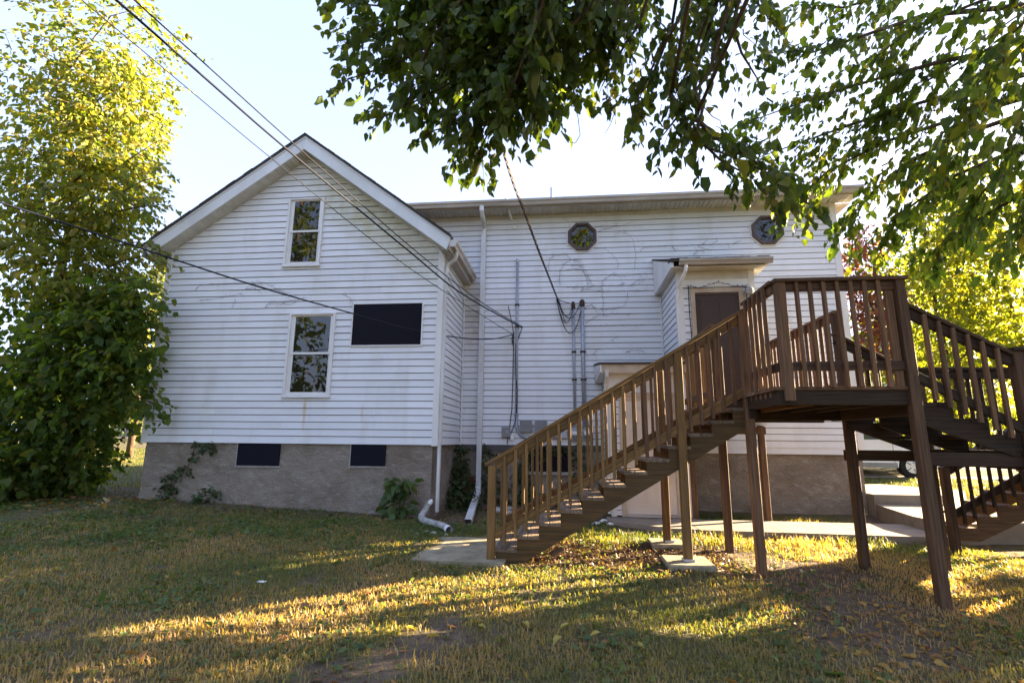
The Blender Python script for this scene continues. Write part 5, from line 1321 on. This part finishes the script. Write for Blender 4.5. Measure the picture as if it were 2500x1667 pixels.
# ground cover --------------------------------------------------------------
def scatter(n, x0, x1, y0, y1):
    return rs.rand(n) * (x1 - x0) + x0, rs.rand(n) * (y1 - y0) + y0
def clear(x, y):
    """not on concrete, not inside the house"""
    k = (y < 0.02) | (x < -.05) | (x > 13.8) | ((x > 5.6) & (y < 1.85))
    k &= ~((x > 8.6) & (x < 13.4) & (y > -.70) & (y < .47)); k &= ~((x > 8.68) & (x < 10.08) & (y > .4))
    k &= ~((x > 6.2) & (x < 7.14) & (y > -2.92) & (y < -1.6))
    k &= ~((x > 13.3) & (x < 16.2) & (y > -.6) & (y < 4.4))
    k &= ~((x > 13.8) & (y > 6.8) & (y < 10.3))
    return k
def blades(name, n, area, h0, h1, w, m, lab, maskpow=1.0, far=False):
    x, y = scatter(n, *area)
    keep = clear(x, y) & (rs.rand(n) < (sstep(.38, .62, fbm(x * 3.1, y * 3.1 + 4, 3)) if name in ('tall_grass', 'verge_grass') else 1) * grass_mask(x, y) ** maskpow * (.5 + .6 * fbm(x * 2.2, y * 2.2, 3)) + .02)
    if not far:   # thin with distance from the viewer
        d = np.hypot(x - 7.9, y + 8.87); keep &= rs.rand(n) < np.clip(1.15 - d / 13, .30, 1)
    x, y = x[keep], y[keep]; n = len(x)
    z = gz(x, y)
    a = rs.rand(n) * 2 * math.pi; lean = .25 + .75 * rs.rand(n); dry = fbm(x * .8 + 9, y * .8, 3)
    h = h0 + (h1 - h0) * rs.rand(n) ** 1.6 * (.6 + .8 * fbm(x * 1.7, y * 1.7 + 7, 2))
    wd = w * (.7 + .6 * rs.rand(n))
    dx, dy = np.cos(a), np.sin(a); sx, sy = -dy, dx
    b1 = np.stack([x + sx * wd / 2, y + sy * wd / 2, z - .004], 1); b2 = np.stack([x - sx * wd / 2, y - sy * wd / 2, z - .004], 1)
    m1 = np.stack([x + dx * h * lean * .35 + sx * wd * .36, y + dy * h * lean * .35 + sy * wd * .36, z + h * .62], 1)
    m2 = np.stack([x + dx * h * lean * .35 - sx * wd * .36, y + dy * h * lean * .35 - sy * wd * .36, z + h * .62], 1)
    tp = np.stack([x + dx * h * lean, y + dy * h * lean, z + h * (1 - .3 * lean)], 1)
    V = np.stack([b1, b2, m2, m1, tp], 1).reshape(-1, 3); i = np.arange(n)[:, None] * 5
    tri = np.concatenate([i + np.array([[0, 1, 2]]), i + np.array([[0, 2, 3]]), i + np.array([[3, 2, 4]])], 0)
    me = fill_mesh(name, V, tri)
    t = np.clip(dry * 1.5 - .62 + .45 * rs.rand(n) + .30 * sstep(3.5, 6.5, x) * sstep(0, -2.5, y), 0, 1)
    set_tint(me, np.repeat(t, 5))
    return tag(link(name, me, M[m]), lab, kind="stuff")
blades("grass", 430000, (.3, 13.6, -6.2, 1.6), .018, .065, .0075, 'grass', "thin worn grass of the yard")
blades("tall_grass", 20000, (6.6, 13.2, -1.55, -.72), .03, .15, .008, 'grass', "rough taller grass along the walkway", .4)
blades("verge_grass", 6000, (10.1, 13.5, .42, 1.5), .03, .13, .008, 'grass', "grass strip between walkway and house", .3)
blades("lawn_grass", 90000, (13.3, 24, .5, 13), .03, .09, .014, 'lawn', "sunlit lawn beyond the house", .3, True)
blades("side_lawn", 60000, (-13, -.1, 1.0, 24), .03, .09, .016, 'lawn', "lawn beside the house", .3, True)
def carpet(name, n, area, leaf, m, lab, dens, up=.8, lift=.03, fine=False, wl=.8):
    x, y = scatter(n, *area)
    keep = clear(x, y) & (rs.rand(n) < dens(x, y))
    x, y = x[keep], y[keep]; n = len(x)
    P = np.stack([x, y, gz(x, y) + .004 + lift * rs.rand(n)], 1)
    A = rs.normal(size=(n, 3)); A[:, 2] *= .3
    N = np.array([0, 0, 1.0]) * up * 2 + rs.normal(size=(n, 3)) * .55
    L = leaf * np.exp(rs.normal(size=n) * .3)
    me = leaves_mesh(name, P, A, N, L, L * wl, np.clip(rs.rand(n) * .7 + .5 * fbm(x * 2, y * 2, 2) - .2, 0, 1), fine, .12, .1)
    return tag(link(name, me, M[m]), lab, kind="stuff")
carpet("ground_ivy", 150000, (-3.5, 8.5, -6.0, .0), .042, 'leaf_weed', "low broad-leaved weeds spreading through the turf", lambda x, y: np.clip((sstep(.42, .72, fbm(x * 1.1 + 31, y * 1.1, 4)) * .5 + .06) * (.25 + grass_mask(x, y)) * (.35 + .65 * sstep(6.5, 3.5, x)), 0, 1))
carpet("ground_weeds", 26000, (8.0, 13.8, -6.0, 1.4), .05, 'leaf_weed', "scattered weeds by the deck posts", lambda x, y: sstep(.56, .7, fbm(x * 1.6 + 3, y * 1.6, 3)) * .5 * np.clip(.3 + grass_mask(x, y), 0, 1))
carpet("bush_litter", 5000, (-4.5, 1.6, -2.6, .4), .08, 'litter', "brown fallen leaves under the bush", lambda x, y: np.clip(1.1 - np.hypot(x + 2, (y + .3) * 1.6) / 3.2, 0, 1) * .6, .8, .02, True, .6)
carpet("leaf_litter", 16000, (1, 13.8, -6.2, 1.0), .05, 'litter', "small brown leaves strewn over the yard", lambda x, y: .12 + .95 * sstep(8.6, 10.4, x) * sstep(-3.0, -4.2, y) + .12 * sstep(8, 5, x), .8, .015, True, .6)
carpet("mulch", 9000, (6.9, 9.9, -3.1, -1.3), .04, 'chips', "reddish bark chips under the stairs", lambda x, y: (1 - sstep(.5, 1.2, dist_seg(x, y, [(7.6, -2.2), (9.2, -2.3)]))) * .9, .6, .02, False, .45)
carpet("soil_crumbs", 60000, (1, 13.8, -6.2, 1.4), .014, 'chips', "crumbs of dry soil and bark on the bare ground", lambda x, y: np.clip(.85 - grass_mask(x, y), 0, 1) * .9 + .04, .3, .01, False, .9)
me_l = None
spots = [[7.28, -4.83], [6.97, -5.06], [8.14, -4.57], [8.46, -4.32], [8.76, -4.35], [7.89, -4.72], [8.11, -4.84], [6.76, -4.9], [6.19, -5.22], [7.84, -4.98], [6.62, -4.66], [6.53, -3.47], [8.41, -4.97], [7.6, -4.73], [9.06, -4.26], [9.45, -4.44], [9.96, -4.5], [10.2, -4.2]]
for i, (x, y) in enumerate(spots):
    if me_l is None:
        ax = np.array([[1.0, 0, 0], [1.0, .3, 0]]); pos = np.array([[-.045, 0, .02], [-.045, 0, .02]])[:1]
        me_l = leaves_mesh("yellow_leaf", pos, ax[:1], np.array([[0, 0, 1.0]]), np.array([.09]), np.array([.05]), np.array([.5]), True, .2, .2)
    o = link("yellow_leaf", me_l, M['yellow_leaf'], None, (x, y, gzf(x, y) + .012))
    o.rotation_euler = (rnd.uniform(-.3, .3), rnd.uniform(-.3, .3), rnd.random() * 6.28); s = rnd.uniform(.65, 1.15); o.scale = (s, s, s)
    tag(o, "single yellow fallen leaf lying on the worn turf", "leaf", "yellow leaves fallen on the turf")
# corrugated drain pipe and stones
cp = thing("drain_pipe", "white corrugated drain pipe lying by the wing's corner", "pipe", (5.8, -.7, gzf(5.8, -.7)))
path = sagged([(5.60, -.22, gzf(5.6, -.3) + .26), (5.555, -.30, gzf(5.6, -.3) + .15), (5.55, -.45, gzf(5.6, -.4) + .075), (5.66, -.66, gzf(5.7, -.7) + .065), (5.88, -.86, gzf(5.9, -.9) + .065), (6.06, -1.02, gzf(6.0, -1) + .06), (6.16, -1.16, gzf(6.1, -1.1) + .045)])
dense = []
for a, b in zip(path[:-1], path[1:]):
    for k in range(3): dense.append(a.lerp(b, k / 3))
dense.append(path[-1])
MB().tube(dense, [.052 if (i // 2) % 2 else .044 for i in range(len(dense))], 12, False).build("corrugated_tube", M['plastic_white'], cp)
d = (path[0] - path[2]).normalized()
MB().tube([path[0] - Vector((0, 0, .02)), path[0] + Vector((.03, .02, .04)), path[0] + Vector((.06, .03, .045))], [.038, .038, .038], 10).build("collar", M['pvc'], cp)
MB().tube([path[-1] - (path[-1] - path[-2]).normalized() * .02, path[-1] + (path[-1] - path[-2]).normalized() * .07], [.056, .056], 14, False).build("coupling", M['pvc'], cp)
def stone(x, y, r, lab, m='stone', grp="loose stones by the wall"):
    vs = []; mb = MB()
    k = 7
    for j, (zz, rr) in enumerate(((-.3, .8), (.2, 1.0), (.55, .6))):
        for i in range(k):
            a = 2 * math.pi * i / k; q = r * rr * rnd.uniform(.75, 1.2); vs.append((x + q * math.cos(a) * 1.3, y + q * math.sin(a), gzf(x, y) + zz * r))
    vs.append((x, y, gzf(x, y) + .7 * r))
    fs = [(j * k + i, j * k + (i + 1) % k, (j + 1) * k + (i + 1) % k, (j + 1) * k + i) for j in range(2) for i in range(k)] + [(2 * k + i, 2 * k + (i + 1) % k, 3 * k) for i in range(k)]
    tag(mb.add(vs, fs).build("stone", M[m]), lab, "stone", grp)
for i, (x, y, r) in enumerate(((5.85, -1.2, .035), (5.98, -1.32, .04), (5.75, -1.35, .03), (5.6, -1.15, .025), (6.2, -1.4, .03))):
    stone(x, y, r, "small pale stone beside the corrugated drain pipe")
for i, (x, y, r) in enumerate(((6.6, .9, .13), (6.85, .75, .10), (6.75, 1.2, .11))):
    stone(x, y, r, "rough grey rubble stone behind the stair foot", 'stone', "rubble behind the stair foot")
for i, (x, y, r) in enumerate(((6.45, 1.1, .09), (7.05, 1.15, .09))):
    stone(x, y, r, "broken reddish brick lump in the rubble behind the stairs", 'brick', "brick lumps behind the stairs")
for i, (x, y, r) in enumerate(((8.5, .1, .06), (8.62, -.05, .05), (8.4, -.05, .06), (8.55, .25, .07))):
    stone(x, y, r, "white stone at the cellar porch's corner", 'pvc', "white stones by the cellar porch")
lit_ = box("paper_scrap", M['pvc'], None, 5.02, 5.09, -4.08, -4.04, gzf(5.05, -4.06) + .03, gzf(5.05, -4.06) + .038); tag(lit_, "white scrap of paper on the grass", "litter")

# ------------------------------------------------------------------ beyond the house
car = thing("parked_car", "white car parked on the drive behind the deck posts", "car", (17.0, 7.4, -.6))
def car_build(ox, oy, oz, t):
    prof = [(-2.25, .32), (-2.3, .62), (-2.22, .98), (-1.75, 1.06), (-1.35, 1.52), (-.95, 1.60), (.30, 1.60), (.62, 1.52), (1.18, 1.08), (1.95, .98), (2.20, .82), (2.26, .55), (2.2, .32), (1.75, .28), (1.70, .52), (1.55, .66), (1.38, .71), (1.20, .66), (1.05, .52), (1.0, .28), (-1.05, .28), (-1.10, .52), (-1.25, .66), (-1.42, .71), (-1.58, .66), (-1.74, .52), (-1.80, .28)]
    b = MB().prism([(ox + p[0], oz + p[1]) for p in prof], 'y', oy, oy + 1.8).build("body", M['car'], t)
    for (pts, nm) in ((((-1.22, 1.06), (-1.0, 1.46), (-.25, 1.50), (-.25, 1.06)), "side_window"), (((-.18, 1.06), (-.18, 1.50), (.32, 1.48), (.90, 1.08)), "side_window")):
        MB().prism([(ox + p[0], oz + p[1]) for p in pts], 'y', oy - .008, oy - .001).build(nm, M['dark_glass'], t)
    for xx in (-.22, .92):
        box("door_seam", M['tyre'], t, ox + xx - .005, ox + xx + .005, oy - .004, oy - .0005, oz + .36, oz + 1.04)
    box("sill_trim", M['box'], t, ox - .98, ox + .98, oy - .012, oy - .001, oz + .285, oz + .42)
    box("handle", M['car'], t, ox + .0, ox + .16, oy - .03, oy - .001, oz + .92, oz + .95)
    for xx in (-1.42, 1.38):
        w = MB().tube([(ox + xx, oy - .01, oz + .33), (ox + xx, oy + .2, oz + .33)], .33, 20).build("wheel", M['tyre'], t)
        MB().tube([(ox + xx, oy - .022, oz + .33), (ox + xx, oy - .011, oz + .33)], .20, 14).build("rim", M['chrome'], w)
        for k in range(5):
            a = k * 1.2566; MB().tube([(ox + xx + .07 * math.cos(a), oy - .026, oz + .33 + .07 * math.sin(a)), (ox + xx + .18 * math.cos(a), oy - .026, oz + .33 + .18 * math.sin(a))], .018, 4).build("spoke", M['conduit'], w)
    box("headlight", M['meter'], t, ox + 2.02, ox + 2.19, oy - .01, oy + .2, oz + .78, oz + .92)
    box("indicator", M['orange'], t, ox + 2.12, ox + 2.22, oy - .012, oy + .1, oz + .66, oz + .74)
    MB().box(ox + .75, ox + .92, oy - .2, oy - .02, oz + 1.06, oz + 1.2).build("mirror", M['car'], t)
car_build(16.35, 7.0, gzf(17.0, 7.0), car)

nb = thing("neighbour_house", "pale neighbour's house with a grey roof past the deck", "house", (33, 33, .6))
zb = gzf(31, 31)
MB().prism([(28.2, zb - .5), (37, zb - .5), (37, 5.5), (32.6, 8.8), (28.2, 5.5)], 'y', 30.5, 38).build("wall", M['siding'], nb)
for sgn, xa in ((-1, 27.6), (1, 37.6)):
    MB().add([(32.6, 30.0, 9.1), (xa, 30.0, 5.35), (xa, 38.5, 5.35), (32.6, 38.5, 9.1), (32.6, 30.0, 8.9), (xa, 30.0, 5.15), (xa, 38.5, 5.15), (32.6, 38.5, 8.9)], [(0, 1, 2, 3), (7, 6, 5, 4), (0, 4, 5, 1), (1, 5, 6, 2), (2, 6, 7, 3), (3, 7, 4, 0)]).build("roof", M['roof'], nb)
for x in (29.4, 33.5):
    w = box("window", M['trim'], nb, x, x + 1.1, 30.44, 30.5, 2.2, 3.8); box("pane", M['glass'], w, x + .1, x + 1.0, 30.42, 30.439, 2.3, 3.7)

fence = thing("wire_fence", "galvanised wire fence along the far side of the street", "fence", (-18, 34, 0))
for i in range(22):
    x = -34 + i * 1.5; z = gzf(x, 34)
    MB().tube([(x, 34, z - .1), (x, 34, z + 1.25)], .035, 6).build("post", M['fence'], fence)
MB().tube([(-34, 34, gzf(-34, 34) + 1.22), (-2.5, 34, gzf(-2.5, 34) + 1.22)], .025, 5).build("top_rail", M['fence'], fence)
wm = MB()
for k in range(7):
    wm.tube([(-34, 34, gzf(-34, 34) + .1 + k * .17), (-2.5, 34, gzf(-2.5, 34) + .1 + k * .17)], .006, 3)
tag(wm.build("wire_mesh", M['fence'], fence), kind="stuff")
bf = thing("board_fence", "weathered grey board fence behind the wire fence", "fence", (-18, 35.5, 0))
for i in range(90):
    x = -34 + i * .36
    box("board", M['fence_wood'], bf, x, x + .34, 35.5, 35.53, gzf(x, 35.5) - .1, gzf(x, 35.5) + 1.9 + .04 * rnd.random())
def woods():
    cl = []
    for i in range(70):
        a = rnd.uniform(.12, 3.0); r = rnd.uniform(75, 110); x, y = 8 + r * math.cos(a), -8 + r * math.sin(a)
        cl.append((x, y, gzf(x, y) + rnd.uniform(1, 6), rnd.uniform(3, 6), rnd.uniform(3, 6), rnd.uniform(2.5, 4.5), 1))
    c = crown_leaves(cl, 26000, .8, per=6, twig=1.2, droop=.3)
    me = leaves_mesh("far_woods", c[3], c[4], c[5], c[6], c[6] * .7, c[7], False)
    tag(link("far_woods", me, M['leaf_lime']), "far belt of trees beyond the street", kind="stuff")
woods()
